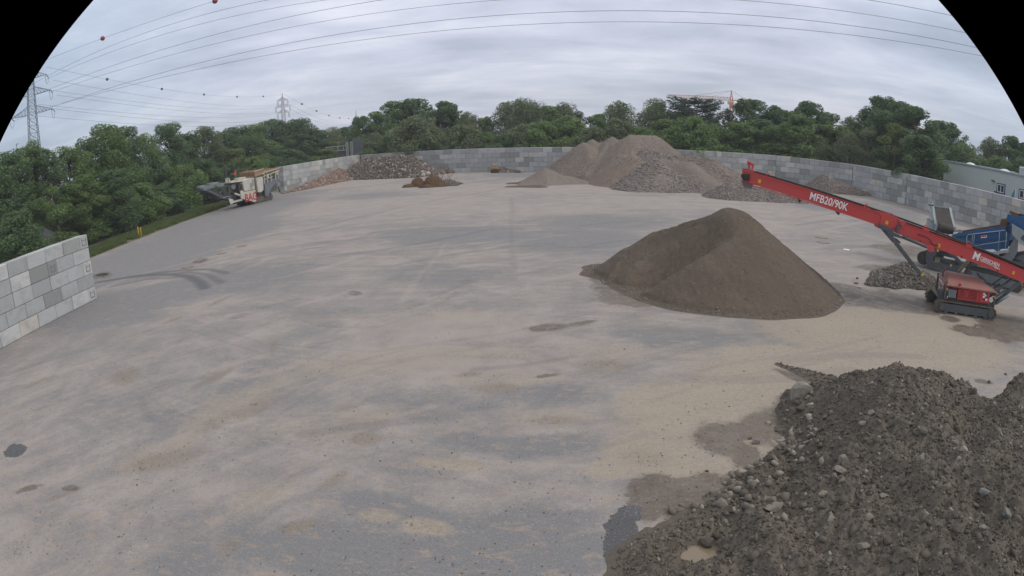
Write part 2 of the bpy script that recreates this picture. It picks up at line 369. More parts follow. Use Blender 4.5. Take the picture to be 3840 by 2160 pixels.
# ------------------------------------------------------------------ GROUND
def m_yard():
    mt,t,b=mat_new('worn_dusty_asphalt'); v=objc(t)
    at=t.nodes.new('ShaderNodeAttribute'); at.attribute_name='gm'; s=t.nodes.new('ShaderNodeSeparateColor'); t.links.new(at.outputs['Color'],s.inputs[0])
    tan,wet,asp=s.outputs[0],s.outputs[1],s.outputs[2]; light=at.outputs['Alpha']
    at2=t.nodes.new('ShaderNodeAttribute'); at2.attribute_name='gn'; s2=t.nodes.new('ShaderNodeSeparateColor'); t.links.new(at2.outputs['Color'],s2.inputs[0])
    grit,wblk,tyre=s2.outputs[0],s2.outputs[1],s2.outputs[2]
    big=noi(t,v,.09,7,.66,.6); midn=noi(t,v,.55,8,.70,.4); fine=noi(t,v,6,6,.72); sp=noi(t,v,38,3,.7); 
    st=noi(t,mapping(t,v,(.22,2.0,1),(0,0,R(14))),1.0,6,.62,.5)      # tyre-dragged dust streaks
    st2=noi(t,mapping(t,v,(.10,1.3,1),(0,0,R(-22))),1.7,5,.6,.3)
    sx=t.nodes.new('ShaderNodeSeparateXYZ'); t.links.new(v,sx.inputs[0])
    near=mth(t,'MULTIPLY',mr(t,sx.outputs[0],4,-6),mr(t,sx.outputs[1],34,20))
    st3=noi(t,mapping(t,v,(.16,1.7,1),(0,0,R(-46))),1.0,6,.65,.5)
    def lerp_(a,b_,f_): return mth(t,'ADD',mth(t,'MULTIPLY',a,mth(t,'SUBTRACT',1.0,f_)),mth(t,'MULTIPLY',b_,f_))
    st=lerp_(st,st3,near); st2=lerp_(st2,midn,near)
    # dust cover factor
    f=mth(t,'ADD',mth(t,'MULTIPLY',big,.9),mth(t,'MULTIPLY',midn,.55)); f=mth(t,'ADD',f,mth(t,'MULTIPLY',st,.75)); f=mth(t,'ADD',f,mth(t,'MULTIPLY',st2,.5))
    f=mth(t,'SUBTRACT',f,mth(t,'MULTIPLY',asp,.55)); f=mth(t,'ADD',f,mth(t,'MULTIPLY',light,.5)); f=mth(t,'ADD',f,mth(t,'MULTIPLY',mth(t,'SUBTRACT',fine,.5),.8))
    dust=mr(t,f,1.02,1.50,.05,1)
    aspc=mix(t,mr(t,sp,.35,.72),(.118,.119,.126),(.255,.255,.264))
    aspc=mix(t,mr(t,fine,.3,.7,0,.5),aspc,(.165,.168,.18))
    dustc=mix(t,mr(t,midn,.35,.65),(.262,.232,.217),(.33,.297,.279))
    c=mix(t,mth(t,'MULTIPLY',dust,.92),aspc,dustc)
    # tan clay dust
    tf=mr(t,mth(t,'ADD',tan,mth(t,'MULTIPLY',mth(t,'SUBTRACT',midn,.5),.9)),.25,.75)
    tf=mth(t,'MULTIPLY',tf,mr(t,fine,.25,.6,.55,1))
    c=mix(t,mth(t,'MULTIPLY',tf,.9),c,mix(t,mr(t,fine,.3,.7),(.275,.235,.185),(.335,.290,.235)))
    # orange brown flecks of clay trodden into the dust
    fl=noi(t,mapping(t,v,(1,2.2,1),(0,0,R(10))),1.7,6,.7,.8)
    c=mix(t,mth(t,'MULTIPLY',mr(t,fl,.53,.66),.65),c,(.33,.26,.20))
    fl2=noi(t,mapping(t,v,(1.2,3.0,1),(0,0,R(-12))),.8,6,.7,1.0)
    c=mix(t,mth(t,'MULTIPLY',mr(t,fl2,.60,.72),.5),c,(.20,.20,.222))
    # grit: brown dried mud crumbs
    vo=t.nodes.new('ShaderNodeTexVoronoi'); vo.inputs['Scale'].default_value=13; t.links.new(v,vo.inputs['Vector'])
    gf=mr(t,mth(t,'ADD',grit,mth(t,'MULTIPLY',mth(t,'SUBTRACT',fine,.5),2.2)),.40,.85)
    c=mix(t,mth(t,'MULTIPLY',gf,.75),c,mix(t,mr(t,sp,.3,.7),(.16,.13,.105),(.255,.22,.18)))
    crumb=mth(t,'MULTIPLY',mr(t,vo.outputs['Distance'],.22,.12),mr(t,noi(t,v,.8,4,.6),.52,.62))
    c=mix(t,mth(t,'MULTIPLY',crumb,.7),c,(.14,.115,.095))
    # tyre marks
    c=mix(t,mth(t,'MULTIPLY',tyre,.6),c,(.085,.088,.10))
    # damp, crisp irregular outline
    n15=noi(t,v,1.6,6,.65,.8); edge=mth(t,'ADD',mth(t,'MULTIPLY',mth(t,'SUBTRACT',n15,.5),1.5),mth(t,'MULTIPLY',mth(t,'SUBTRACT',fine,.5),.7))
    wf=mr(t,mth(t,'ADD',mth(t,'MULTIPLY',wet,1.0),mth(t,'MULTIPLY',edge,mr(t,wet,.02,.3))),.42,.54); wb=mr(t,mth(t,'ADD',wblk,mth(t,'MULTIPLY',edge,mr(t,wblk,.02,.3))),.46,.52)
    wring=mr(t,mth(t,'ADD',wet,mth(t,'MULTIPLY',edge,mr(t,wet,.01,.25))),.18,.46); c=mix(t,mth(t,'MULTIPLY',wring,.38),c,(.13,.11,.09))
    c=mix(t,mth(t,'MULTIPLY',wf,mr(t,fine,.3,.7,.6,1.0)),c,mix(t,mr(t,midn,.35,.65),(.085,.065,.049),(.128,.102,.079)))
    c=mix(t,wb,c,mix(t,mr(t,sp,.4,.7),(.04,.041,.045),(.10,.10,.108)))
    gr=noi(t,v,16,3,.75); c=mix(t,mr(t,gr,.56,.70,0,.5),c,(.145,.132,.122)); c=mix(t,mr(t,gr,.44,.30,0,.5),c,(.40,.38,.36))
    t.links.new(c,b.inputs['Base Color'])
    ro=mth(t,'SUBTRACT',.93,mth(t,'MULTIPLY',wf,mr(t,n15,.45,.6,.2,.6))); ro=mth(t,'SUBTRACT',ro,mth(t,'MULTIPLY',wb,.45)); t.links.new(ro,b.inputs['Roughness'])
    h=mth(t,'ADD',mth(t,'MULTIPLY',sp,.5),mth(t,'MULTIPLY',fine,.5)); h=mth(t,'ADD',h,mth(t,'MULTIPLY',gf,.5)); bump(t,b,h,.35,.02)
    return mt
M['yard']=m_yard()
M['earth']=m_soil('dark_woodland_floor',(.06,.055,.035),(.05,.065,.03),(.04,.04,.025),2,8,.1)
# patches (pixel centre, radii, angle, channel, strength) of the photo's stains turned into real stains on the ground
PT=[]
def pt(ch,u,v,ru,rv,ang=0,s=1.0,soft=.6): PT.append((ch,u,v,ru,rv,ang,s,soft))
# channels: 0 tan 1 wet 2 asphalt 3 light dust 4 grit 5 wet black
for a in ((560,960,330,70,-17,1.3),(860,815,260,40,-14,1.3),(430,1150,260,60,-14,1.2),(700,1090,200,35,-6,.9),(1050,760,120,20,-8,1.1),(480,1110,330,60,-14,1.1),(800,880,330,50,-17,1),(620,960,260,60,-18,.8),(900,1040,280,60,-5,.9),(250,1330,260,40,-18,.3),(1700,880,350,40,0,.9),(2150,900,300,50,0,.8),(2250,830,300,30,0,.8),
          (1650,1030,260,40,0,.6),(1980,655,150,12,0,1.1),(3250,790,260,40,6,.9),(3560,740,200,30,8,1),(3400,860,200,30,6,.7),(2000,1670,420,45,3,.8),(2550,1270,260,40,4,.9),(2900,1230,130,50,20,1.1),(3050,1290,160,25,20,.8),
          (1250,2060,420,110,4,1.2),(1900,2060,420,120,0,1.1),(1500,1920,330,70,10,.9),(2050,1480,220,50,0,.7),(1600,1500,260,60,0,.4),(2100,1950,250,60,0,.8),(700,2120,200,60,0,.6),(1060,730,180,20,-8,.6),(1380,735,150,14,-4,.5),(3740,1270,130,30,20,.9),(1100,1160,240,30,0,.3),(700,1500,300,80,-20,.25)):
    pt(2,*a)
for a in ((3350,1260,520,110,8,1.2),(2950,1420,420,160,0,1.15),(2550,1540,260,170,0,.9),(2450,1700,220,120,0,1),(3000,1620,150,100,0,.9),(2350,1320,300,50,0,.45),(1900,1300,320,40,0,.3),(1000,1330,300,80,0,.25),(3600,1180,300,60,0,.9),
          (1600,1975,120,40,5,.95),(1680,1740,150,30,4,.8),(1420,1935,100,30,0,.7),(2280,1760,90,50,0,.9),(1350,1400,400,90,-8,.25),(1150,1600,300,60,-12,.4),(200,1480,300,40,-18,.25),(1320,1180,80,20,0,.4),(1330,1070,70,12,0,.4),(2650,1330,200,40,0,.5)):
    pt(0,*a)
for a in ((1500,1350,500,60,-6,.55),(900,1500,300,60,-25,.6),(1300,1600,260,50,-15,.5),(600,1700,240,60,-22,.55),(1000,1850,220,50,-25,.5),(1900,1420,260,40,0,.5),(1700,1180,300,24,0,.4),(2100,1560,200,40,0,.5)): pt(0,*a)
for a in ((2780,1720,160,90,-20,1.2),(2620,1790,160,70,0,1.1),(2900,1660,110,70,0,1.2),(2950,1530,160,70,0,1.2),(2480,1960,60,120,0,.6)): pt(0,*a)
for a in ((2380,1108,165,42,0,1.15,.5),(2300,1080,80,30,0,1.1,.5),(3300,1122,240,36,6,1.5,.5),(3160,1092,130,28,8,1.5,.5),(3460,1150,110,26,8,1.4,.5),(2270,1040,70,34,10,1.3,.5),(3330,1005,130,14,2,1.1,.5),(3400,940,100,24,8,1.15,.5),(3310,925,60,10,4,1,.5),(3770,1230,120,50,10,1.2,.5),(3560,1195,45,12,10,1.1,.5),(3640,1240,90,20,10,1.0,.4),
          (2690,1640,100,60,10,1.15,.5),(2760,1620,90,40,0,1.1,.5),(2860,1600,90,60,0,1.1,.5),(2970,1560,120,70,-40,1.2,.5),(2780,1700,60,60,0,1.1,.5),(2450,1840,110,70,0,1.15,.5),(2560,1870,120,90,0,1.2,.5),(2640,1850,110,90,0,1.2,.4),(2420,1900,80,60,0,1.1,.4),
          (3010,1425,130,14,22,1.1,.5),(2055,1229,85,15,-3,1.15,.5),(2180,1212,60,8,-8,1.0,.5),(1330,1099,26,9,0,1.15,.4),(380,1032,40,12,-8,1.2,.5),(752,977,34,8,-14,1.1,.5),
          (1290,1440,1,1,0,0,.5),(115,1830,55,13,-15,.95,.5),(265,1830,45,12,0,.85,.5),(2040,1410,60,10,-6,.75,.5),(900,1185,50,10,-14,.6,.5),(3690,1430,40,10,10,.9,.5)):
    pt(1,*a)
for a in ((55,1690,44,28,-20,1.15,.4),(2330,1990,70,75,0,1.2,.4),(2310,2050,55,70,0,1.15,.4),(2360,1930,60,40,0,1.1,.4),(385,1030,24,7,-8,1.1,.4),(752,977,20,6,-14,1.1,.4)): pt(5,*a)
for a in ((1020,915,130,12,-7,1.3),(1250,880,160,8,-6,1.0),(2050,705,500,14,0,.8),(1500,760,420,26,-2,.7),(1200,790,300,20,-6,.5),(1900,780,420,22,0,.7),(2600,760,380,20,2,.9),(3050,800,200,20,4,.9),(2860,850,160,26,0,.5),(1300,690,200,12,-6,.8),(1700,700,250,12,0,.7),
          (1750,1230,420,60,0,.4),(1700,1350,500,70,0,.4),(2300,1150,120,30,0,.4),(560,1060,250,14,-12,.9),(420,1080,160,8,-14,.8)): pt(3,*a)
for a in ((470,1410,75,38,-25,1.0),(790,1420,110,14,-27,1.1),(600,1450,60,8,-22,.8),(130,1440,70,8,-22,.9),(1020,1300,18,60,30,.8),(1090,1290,14,45,25,.5),(950,1530,170,40,-28,.8),(620,1730,200,45,-15,.9),(850,1570,200,35,-28,.7),(1370,1645,75,35,0,1.1),(1860,1455,110,28,0,1.0),(1760,1405,70,14,-6,.9),(2080,1575,150,24,0,.8),
          (1290,1530,90,28,0,.6),(1250,1800,90,22,-30,.9),(1120,1970,90,32,-12,1.0),(850,2050,60,50,-20,.8),(2260,1370,150,40,0,.8),(1950,1340,220,30,0,.55),(850,1780,60,18,0,.4),(240,1850,130,12,-20,.9),(1810,1160,60,8,0,.5),(100,1380,90,9,-20,.8),(60,1590,100,16,-30,.6),(650,1200,60,9,-20,.9),(560,1240,50,6,-18,.8),(690,1270,60,7,-25,.7),(820,1130,60,7,-22,1.0),
          (1080,1090,30,10,0,.6),(2480,1230,200,16,6,.6),(2730,1250,200,18,4,.6),(1800,1300,200,20,-4,.4),(1500,1550,250,50,-4,.45),(1150,1420,160,30,-25,.5),(2400,1720,150,60,0,.6),(2560,1640,100,40,0,.5)):
    pt(4,*a)
ST=[ # tyre streaks: channel (3 light,6 dark), width m, strength, pixel polyline
 (6,.42,1.5,[(360,1060),(470,1042),(560,1031),(650,1029),(710,1037),(745,1055),(768,1080)]),(6,.3,1.2,[(470,1040),(600,1022),(700,1012),(790,1010),(850,1025)]),(6,.3,1.1,[(560,1035),(700,1020),(780,1030),(830,1060)]),(6,.28,.9,[(420,1075),(560,1045),(690,1040)]),
 (3,.4,.8,[(370,1085),(500,1035),(700,985),(900,940),(1060,915),(1400,880)]),(3,.3,.7,[(370,1065),(560,1005),(800,940),(1000,900),(1200,878),(1600,850),(2000,842)]),(3,.35,.7,[(760,880),(870,845),(1000,828),(1200,815),(1500,800),(1900,790)]),
 (3,.3,.6,[(980,880),(1200,850),(1500,815),(1800,800),(2300,790)]),(3,.3,.6,[(1020,868),(1250,838),(1560,803),(1900,782),(2400,775)]),(3,.25,.5,[(900,930),(1200,905),(1500,880),(2100,862)]),
 (6,.2,.35,[(1000,985),(1300,1000),(1600,998),(2000,975)]),(6,.2,.35,[(1100,960),(1400,950),(1800,925),(2300,930)]),(3,.12,.6,[(1670,918),(1640,960),(1605,1000),(1560,1050),(1500,1150)]),(3,.25,.5,[(900,1018),(960,990),(1010,970)]),
 (6,.2,.5,[(1620,1110),(1700,1085),(1760,1050)]),(6,.25,.35,[(1920,735),(1925,900),(1920,1050)]),(3,.2,.4,[(1925,735),(1930,900),(1928,980)]),(6,.14,.35,[(530,1490),(545,1540),(575,1580)]),
 (6,.25,.6,[(2985,845),(3060,833),(3120,827)]),(6,.3,.3,[(700,800),(900,775),(1150,755),(1400,740)]),(3,.4,.6,[(1150,790),(1500,740),(1900,715),(2400,745)]),(3,.35,.5,[(1400,700),(1600,720),(1900,760),(2300,800)]),(3,.4,.5,[(1650,690),(1750,700),(1950,745),(2200,780)]),
 (6,.3,.35,[(3000,820),(3200,790),(3420,800)]),(3,.3,.5,[(3100,860),(3250,830),(3450,850)]),(6,.3,.4,[(3350,760),(3480,790),(3640,830)]),(3,.25,.4,[(3300,770),(3450,800),(3560,840)])]
_r=random.Random(12)
for _i in range(90):
    u=_r.uniform(500,3300); v=_r.uniform(690,1050) if _r.random()<.8 else _r.uniform(1050,1900); 
    if v<690+abs(u-1920)*.03: v+=60
    ln_=_r.uniform(200,900)*(1 if v<1000 else .7); sl_=-.10+(u-1900)/1900*.16+_r.uniform(-.06,.06); cv=_r.uniform(-20,20)
    ST.append((3 if _r.random()<.6 else 6,_r.uniform(.12,.34),_r.uniform(.25,.6),[(u+ln_*q/5,v+ln_*q/5*sl_+cv*math.sin(q*.63)) for q in range(6)]))
for _i in range(0):   # pairs of wheel tracks leading to the far wall
    u=_r.uniform(900,2600); u2=u+(1930-u)*_r.uniform(.2,.75)
    for dd_ in (0,70): ST.append((6,.16,_r.uniform(.14,.26),[(u+dd_+ (u2-u-dd_*.75)*q/5,_r.uniform(-3,3)+1750-(1750-760)*q/5-60*math.sin(q*.6)) for q in range(6)]))
for pl_ in ([(1000,1120),(1200,1190),(1420,1190),(1620,1130),(1780,1030)],[(420,1330),(620,1480),(900,1560),(1250,1560)],[(2150,1880),(1800,1740),(1450,1690),(1100,1790),(800,2000)],[(2250,1400),(1950,1300),(1600,1290),(1250,1380),(950,1560)],[(700,1200),(1000,1290),(1400,1320),(1900,1250),(2200,1180)],
            [(1300,900),(1600,990),(2000,1010),(2350,960)],[(2900,1250),(2650,1260),(2350,1330),(2100,1450),(1950,1620)],[(3300,1260),(3000,1330),(2700,1370),(2450,1450)],[(1500,1500),(1800,1620),(2150,1640),(2450,1560)]):
    for off_ in (0,1):
        ST.append((6,.13,.20,[(u,v+off_*(10+ (v-850)*.075)) for u,v in pl_])); ST.append((3,.08,.18,[(u,v+off_*(10+(v-850)*.075)+7) for u,v in pl_]))
def prep():
    A=[]
    for (ch,u,v,ru,rv,an,s,soft) in PT:
        a=R(an); c=np.array(G(u,v)[:2]); p=np.array(G(u+ru*math.cos(a),v+ru*math.sin(a))[:2])-c; q=np.array(G(u-rv*math.sin(a),v+rv*math.cos(a))[:2])-c
        p2=c-np.array(G(u-ru*math.cos(a),v-ru*math.sin(a))[:2]); q2=c-np.array(G(u+rv*math.sin(a),v-rv*math.cos(a))[:2])
        p=(p+p2)/2; q=(q+q2)/2; Mx=np.array([p,q]).T
        try: A.append((ch,c,np.linalg.inv(Mx),s,soft,max(np.hypot(*p),np.hypot(*q))))
        except Exception: pass
    return A
PA=prep()
PS=[(ch,wd,s,[np.array(G(*p)[:2]) for p in pl]) for ch,wd,s,pl in ST]
def gvals(X,Y):
    C=np.zeros((7,)+X.shape,np.float32)
    wx=(fbm(X*.8,Y*.8,3)-.5)*.9; wy=(fbm(X*.8+40,Y*.8+13,3)-.5)*.9
    for ch,c,Mi,s,soft,rad in PA:
        k=np.where((np.abs(X-c[0])<rad*2.2+1)&(np.abs(Y-c[1])<rad*2.2+1))
        if not len(k[0]): continue
        am=min(1.0,rad*.35)
        dx=X[k]-c[0]+wx[k]*am; dy=Y[k]-c[1]+wy[k]*am
        a=Mi[0,0]*dx+Mi[0,1]*dy; b_=Mi[1,0]*dx+Mi[1,1]*dy; q=np.sqrt(a*a+b_*b_)
        soft=max(soft,.85) if ch in(1,4,5) else soft; val=s*(1-sst(1-soft,1+soft*.6,q)); C[ch][k]=np.maximum(C[ch][k],val)
    for ch,wd,s,pl in PS:
        for a,b_ in zip(pl[:-1],pl[1:]):
            d=b_-a; L2=d@d
            tt=np.clip(((X-a[0])*d[0]+(Y-a[1])*d[1])/L2,0,1); dist=np.hypot(X-a[0]-tt*d[0],Y-a[1]-tt*d[1])
            val=s*(1-sst(wd*.5,wd*1.3,dist)); C[ch]=np.maximum(C[ch],val)
    # the sand and mud run-out round the heaps (dusty halo)
    return C
LIN=lambda y: -38.5-0.0*y
def tier(x0,x1,y0,y1,st):
    nx=int(round((x1-x0)/st))+1; ny=int(round((y1-y0)/st))+1
    X,Y=np.meshgrid(np.linspace(x0,x1,nx),np.linspace(y0,y1,ny),indexing='ij'); return X,Y
def make_yard():
    Vs=[];Fs=[];C1=[];C2=[];base=0
    for T in ((-38.5,52,-12,5.0,1.0),(-38.5,-32,5,25,.5),(32,52,5,25,.5),(-32,32,5,25,.08),(-38.5,52,25,60,.2),(-38.5,52,60,125,.33)):
        X,Y=tier(*T); C=gvals(X,Y); nx,ny=X.shape
        V=np.stack([X,Y,np.zeros_like(X)],-1).reshape(-1,3); ii=np.arange(nx*ny).reshape(nx,ny)
        Fq=np.stack([ii[:-1,:-1],ii[1:,:-1],ii[1:,1:],ii[:-1,1:]],-1).reshape(-1,4)+base
        base+=len(V); Vs.append(V);Fs.append(Fq)
        C1.append(np.stack([C[0],C[1],C[2],C[3]],-1).reshape(-1,4)); C2.append(np.stack([C[4],C[5],C[6],np.ones_like(X)],-1).reshape(-1,4))
    V=np.concatenate(Vs);Fq=np.concatenate(Fs);me=np_mesh('yard_surface',V,Fq,[M['yard']])
    for nm,c in (('gm',C1),('gn',C2)):
        a=me.attributes.new(nm,'FLOAT_COLOR','POINT'); a.data.foreach_set('color',np.concatenate(c).astype(np.float32).ravel())
    return link('yard',me,None,kind='structure')
make_yard()
gb=MB(); gb.add([(-2500,-2500,-.03),(2500,-2500,-.03),(2500,2500,-.03),(-2500,2500,-.03)],[(0,1,2,3)])
gb.build('ground',M['earth'],None,kind='structure')
# grass verge strip between asphalt and hedge
vb=MB(); n=60
vs=[];fs=[]
for i in range(n+1):
    y=28+i*1.05; xr=-38.5+.5*(vn(np.array(y*.5),np.array(3.))-.5); vs+=[(xr-6.5,y,.03),(xr-2,y,.10),(xr-.4,y,.035),(xr,y,.004)]
for i in range(n):
    for k in range(3): a=i*4+k; fs.append((a,a+1,a+5,a+4))
vb.add(vs,fs)
M['verge']=m_soil('grassy_verge_soil',(.085,.10,.04),(.12,.105,.06),(.14,.11,.07),3,12,.15,(.16,.17,.08))
vb.build('verge',M['verge'],None,kind='structure')
def blades(n,fx,hmin,hmax,rs,wd=.02):
    rs=np.random.RandomState(rs); P=fx(rs,n); h=rs.uniform(hmin,hmax,n); a=rs.uniform(0,2*np.pi,n); ln=rs.normal(0,.35,(n,2))*h[:,None]
    dx=np.cos(a)*wd; dy=np.sin(a)*wd
    V=np.empty((n,3,3)); V[:,0]=P-np.stack([dx,dy,0*dx],1); V[:,1]=P+np.stack([dx,dy,0*dx],1); V[:,2]=P+np.stack([ln[:,0],ln[:,1],h],1)
    return V.reshape(-1,3),np.arange(n*3).reshape(-1,3)
def gf(rs,n):
    y=rs.uniform(36,88,n); x=-38.6-rs.power(1.2,n)*-0-rs.uniform(0,1,n)**1.2*4.5; x-=0.4*rs.rand(n)
    kp=fbm(x*.9,y*.9,4)+rs.uniform(-.12,.12,n)>.44; x=np.where(kp,x,x-200)
    return np.stack([x,y,np.full(n,.03)],1)
V,Fc=blades(80000,gf,.08,.5,3,.04)
link('verge_grass',np_mesh('verge_grass',V,Fc,[M['grass']]),None,label='strip of fresh green grass and weeds between asphalt and hedge',cat='grass',kind='stuff')

M['markg']=paint('dark_lifting_mark',(.17,.175,.165),.9,0,.4,(.3,.3,.3),8)
# ------------------------------------------------------------------ BLOCK WALLS (1.6 x 0.8 x 0.8 m concrete blocks)
def wall(name,label,O,az,s0,s1,rows=5,zoff=0.0,pitch=1.6,off=0.0,depth=.8,rs=1,halfrand=0.0,top=True,capkeep=100,lift=None):
    """face line runs from O along az, blocks extend away (away=+e2 if flip else -e2)"""
    rnd=random.Random(rs); root=empty(name,(O[0],O[1],0),az,label=label,cat='wall',kind='thing',group='concrete block walls round the yard')
    blocks=[]
    for r in range(rows):
        z=zoff+.8*(rows-1-r); s=s0
        seq=[]
        first=.8 if (r%2==0)!=(off>0) else 1.6
        if first<1.6: seq.append((s,.8)); s+=.8
        while s<s1-.01:
            l=1.6
            if halfrand and rnd.random()<halfrand: l=.8
            l=min(l,s1-s); 
            if l<.3: break
            seq.append((s,l)); s+=l
        for a,l in seq: blocks.append((a,l,z,r))
    cache={}
    def bm_(l):
        k=round(l,2)
        if k not in cache:
            cache[k]=MB().box((l/2,0,0),(l-.028,depth,.782),bev=.025).mesh('concrete_block',[M['concrete']])
        return cache[k]
    flip=wall.flip
    # nearest blocks as parts
    def wd(bk): 
        x=O[0]+math.cos(az)*(bk[0]); y=O[1]+math.sin(az)*bk[0]; return math.hypot(x,y)
    blocks.sort(key=wd); rest=MB()
    for i,(a,l,z,r) in enumerate(blocks):
        yy=flip*depth/2+rnd.uniform(-.012,.012)
        if i<capkeep:
            o=link('concrete_block',bm_(l),root); o.location=(a,yy,z+.4)
        else: rest.box((a+l/2,yy,z+.4),(l-.028,depth,.782),bev=.02)
    if rest.v: rest.build('concrete_blocks',M['concreteI'],root,kind='stuff')
    return root
wall.flip=1
def m_concI():
    mt=M['concrete'].copy(); mt.name='cast_concrete_block_far'; t=mt.node_tree
    oi=[n for n in t.nodes if n.type=='OBJECT_INFO'][0]; g=t.nodes.new('ShaderNodeNewGeometry')
    for l in list(t.links):
        if l.from_node==oi: to=l.to_socket; t.links.remove(l); t.links.new(g.outputs['Random Per Island'],to)
    return mt
M['concreteI']=m_concI()
NW=((-25.076,32.919),-1.63215); LW=((-35.361,99.498),1.24212); KW=((-23.064,116.778),-.3565); BW=((40.198,94.131),-.71347); CW=((48.761,84.952),-1.20892); DW=((50.433,71.899),-1.53202)
wall.flip=-1; wall('block_wall','near grey block wall cut off by the left picture edge, standing alone beside the asphalt',*NW,0,14.4,rs=5,halfrand=.12)
mk=MB()
for dx,dz,sx_,sz_ in((-.19,0,.05,.40),(.19,0,.05,.40),(0,-.19,.38,.05),(0,.10,.38,.03)): mk.box((dx,0,dz),(sx_,.02,sz_))
mkm=mk.mesh('lifting_mark',[M['markg']])
nwall=[o for o in COL.objects if o.name=='block_wall'][0]
for o in [c for c in nwall.children if c.data.vertices and abs(max(v_.co.x for v_ in c.data.vertices)-.786)<.02]:
    q=link('lifting_mark',mkm,o); q.location=(.4,.404,0)
wall.flip=1; lw=wall('block_wall','block wall behind the white crusher, running away behind the brick rubble',*LW,0,24.0,rs=9,halfrand=.12)
# end face of that wall is two blocks wide
for r in range(5):
    for q in range(1 if r in(0,4) else 1):
        o=link('concrete_block',MB().box((0,.4+.8,0),(.782,.78,.782),bev=.02).mesh('concrete_block',[M['concrete']]),lw); o.location=(.41,0,.4+.8*r)
wall('block_wall','long back block wall seen between the rubble heap and the crane side gravel',*KW,-4.0,58.0,rs=21,capkeep=100)
wall.flip=1
# short kink segment joining the back wall to the right-hand walls
kx,ky=KW[0][0]+58*math.cos(KW[1]),KW[0][1]+58*math.sin(KW[1])
wall('block_wall','block wall segment behind the tall head of the red conveyor',(kx,ky),math.atan2(BW[0][1]-ky,BW[0][0]-kx),0,math.hypot(BW[0][0]-kx,BW[0][1]-ky)-.0,rs=4)
d0x,d0y=DW[0][0]-1.0*math.cos(DW[1]),DW[0][1]-1.0*math.sin(DW[1])
def seg(name,a,b_,rs): wall('block_wall',name,a,math.atan2(b_[1]-a[1],b_[0]-a[0]),0,math.hypot(b_[0]-a[0],b_[1]-a[1])-.04,rs=rs)
seg('block wall segment angling right behind the small lone gravel heap',BW[0],CW[0],31)
seg('short block wall segment between two dark open joints right of the small gravel heap',CW[0],(d0x,d0y),32)
wall('block_wall','right block wall in front of the grey hall, the longest of the right-hand walls',*DW,-1.0,40.0,rs=33,capkeep=100)
# ------------------------------------------------------------------ stones
_phi=(1+5**.5)/2
ICO=np.array([(-1,_phi,0),(1,_phi,0),(-1,-_phi,0),(1,-_phi,0),(0,-1,_phi),(0,1,_phi),(0,-1,-_phi),(0,1,-_phi),(_phi,0,-1),(_phi,0,1),(-_phi,0,-1),(-_phi,0,1)],float)/math.hypot(1,_phi)
ICF=np.array([(0,11,5),(0,5,1),(0,1,7),(0,7,10),(0,10,11),(1,5,9),(5,11,4),(11,10,2),(10,7,6),(7,1,8),(3,9,4),(3,4,2),(3,2,6),(3,6,8),(3,8,9),(4,9,5),(2,4,11),(6,2,10),(8,6,7),(9,8,1)])
def rotm(rs,n):
    q=rs.normal(size=(n,4)); q/=np.linalg.norm(q,axis=1)[:,None]; w_,x,y,z=q.T
    return np.stack([1-2*(y*y+z*z),2*(x*y-z*w_),2*(x*z+y*w_),2*(x*y+z*w_),1-2*(x*x+z*z),2*(y*z-x*w_),2*(x*z-y*w_),2*(y*z+x*w_),1-2*(x*x+y*y)],1).reshape(n,3,3)
def stones(P,size,seed=0,flat=.75,jit=.22,blocky=0.0):
    """P (n,3) centres, size (n,) -> merged low stones"""
    rs=np.random.RandomState(seed); n=len(P)
    T=ICO[None]*(1+rs.normal(0,jit,(n,12,1)).clip(-.4,.4))
    if blocky: T=np.sign(T)*np.abs(T)**(1-blocky*.6)
    sc=np.stack([rs.uniform(.8,1.4,n),rs.uniform(.6,1.0,n),rs.uniform(.45,.9,n)*flat/.75],1)
    T=T*sc[:,None,:]; T=np.einsum('nij,nkj->nki',rotm(rs,n),T)*(size[:,None,None]*.5)
    V=(T+P[:,None,:]).reshape(-1,3); Fc=(ICF[None]+12*np.arange(n)[:,None,None]).reshape(-1,3)
    return V,Fc
def rock_mesh(seed,dims,mt,sub=3,rough=.16,planes=15):
    rough*=.6
    bm=bmesh.new(); bmesh.ops.create_icosphere(bm,subdivisions=sub,radius=1); rnd=random.Random(seed)
    pls=[(Vector((rnd.gauss(0,1),rnd.gauss(0,1),rnd.gauss(0,1))).normalized(),rnd.uniform(.42,.82)) for _ in range(planes)]
    for v in bm.verts:
        p=v.co.copy()
        for nrm,dd in pls:
            k=p.dot(nrm)-dd
            if k>0: p-=nrm*k*.93
        p*=1+rough*mnoise.noise(p*2.1+Vector((seed*3.7,0,0)))+rough*.4*mnoise.noise(p*6+Vector((seed,5,0)))
        v.co=Vector((p.x*dims[0]/2,p.y*dims[1]/2,p.z*dims[2]/2))
    me=bpy.data.meshes.new('rock'); bm.to_mesh(me); bm.free(); me.materials.append(mt); return me

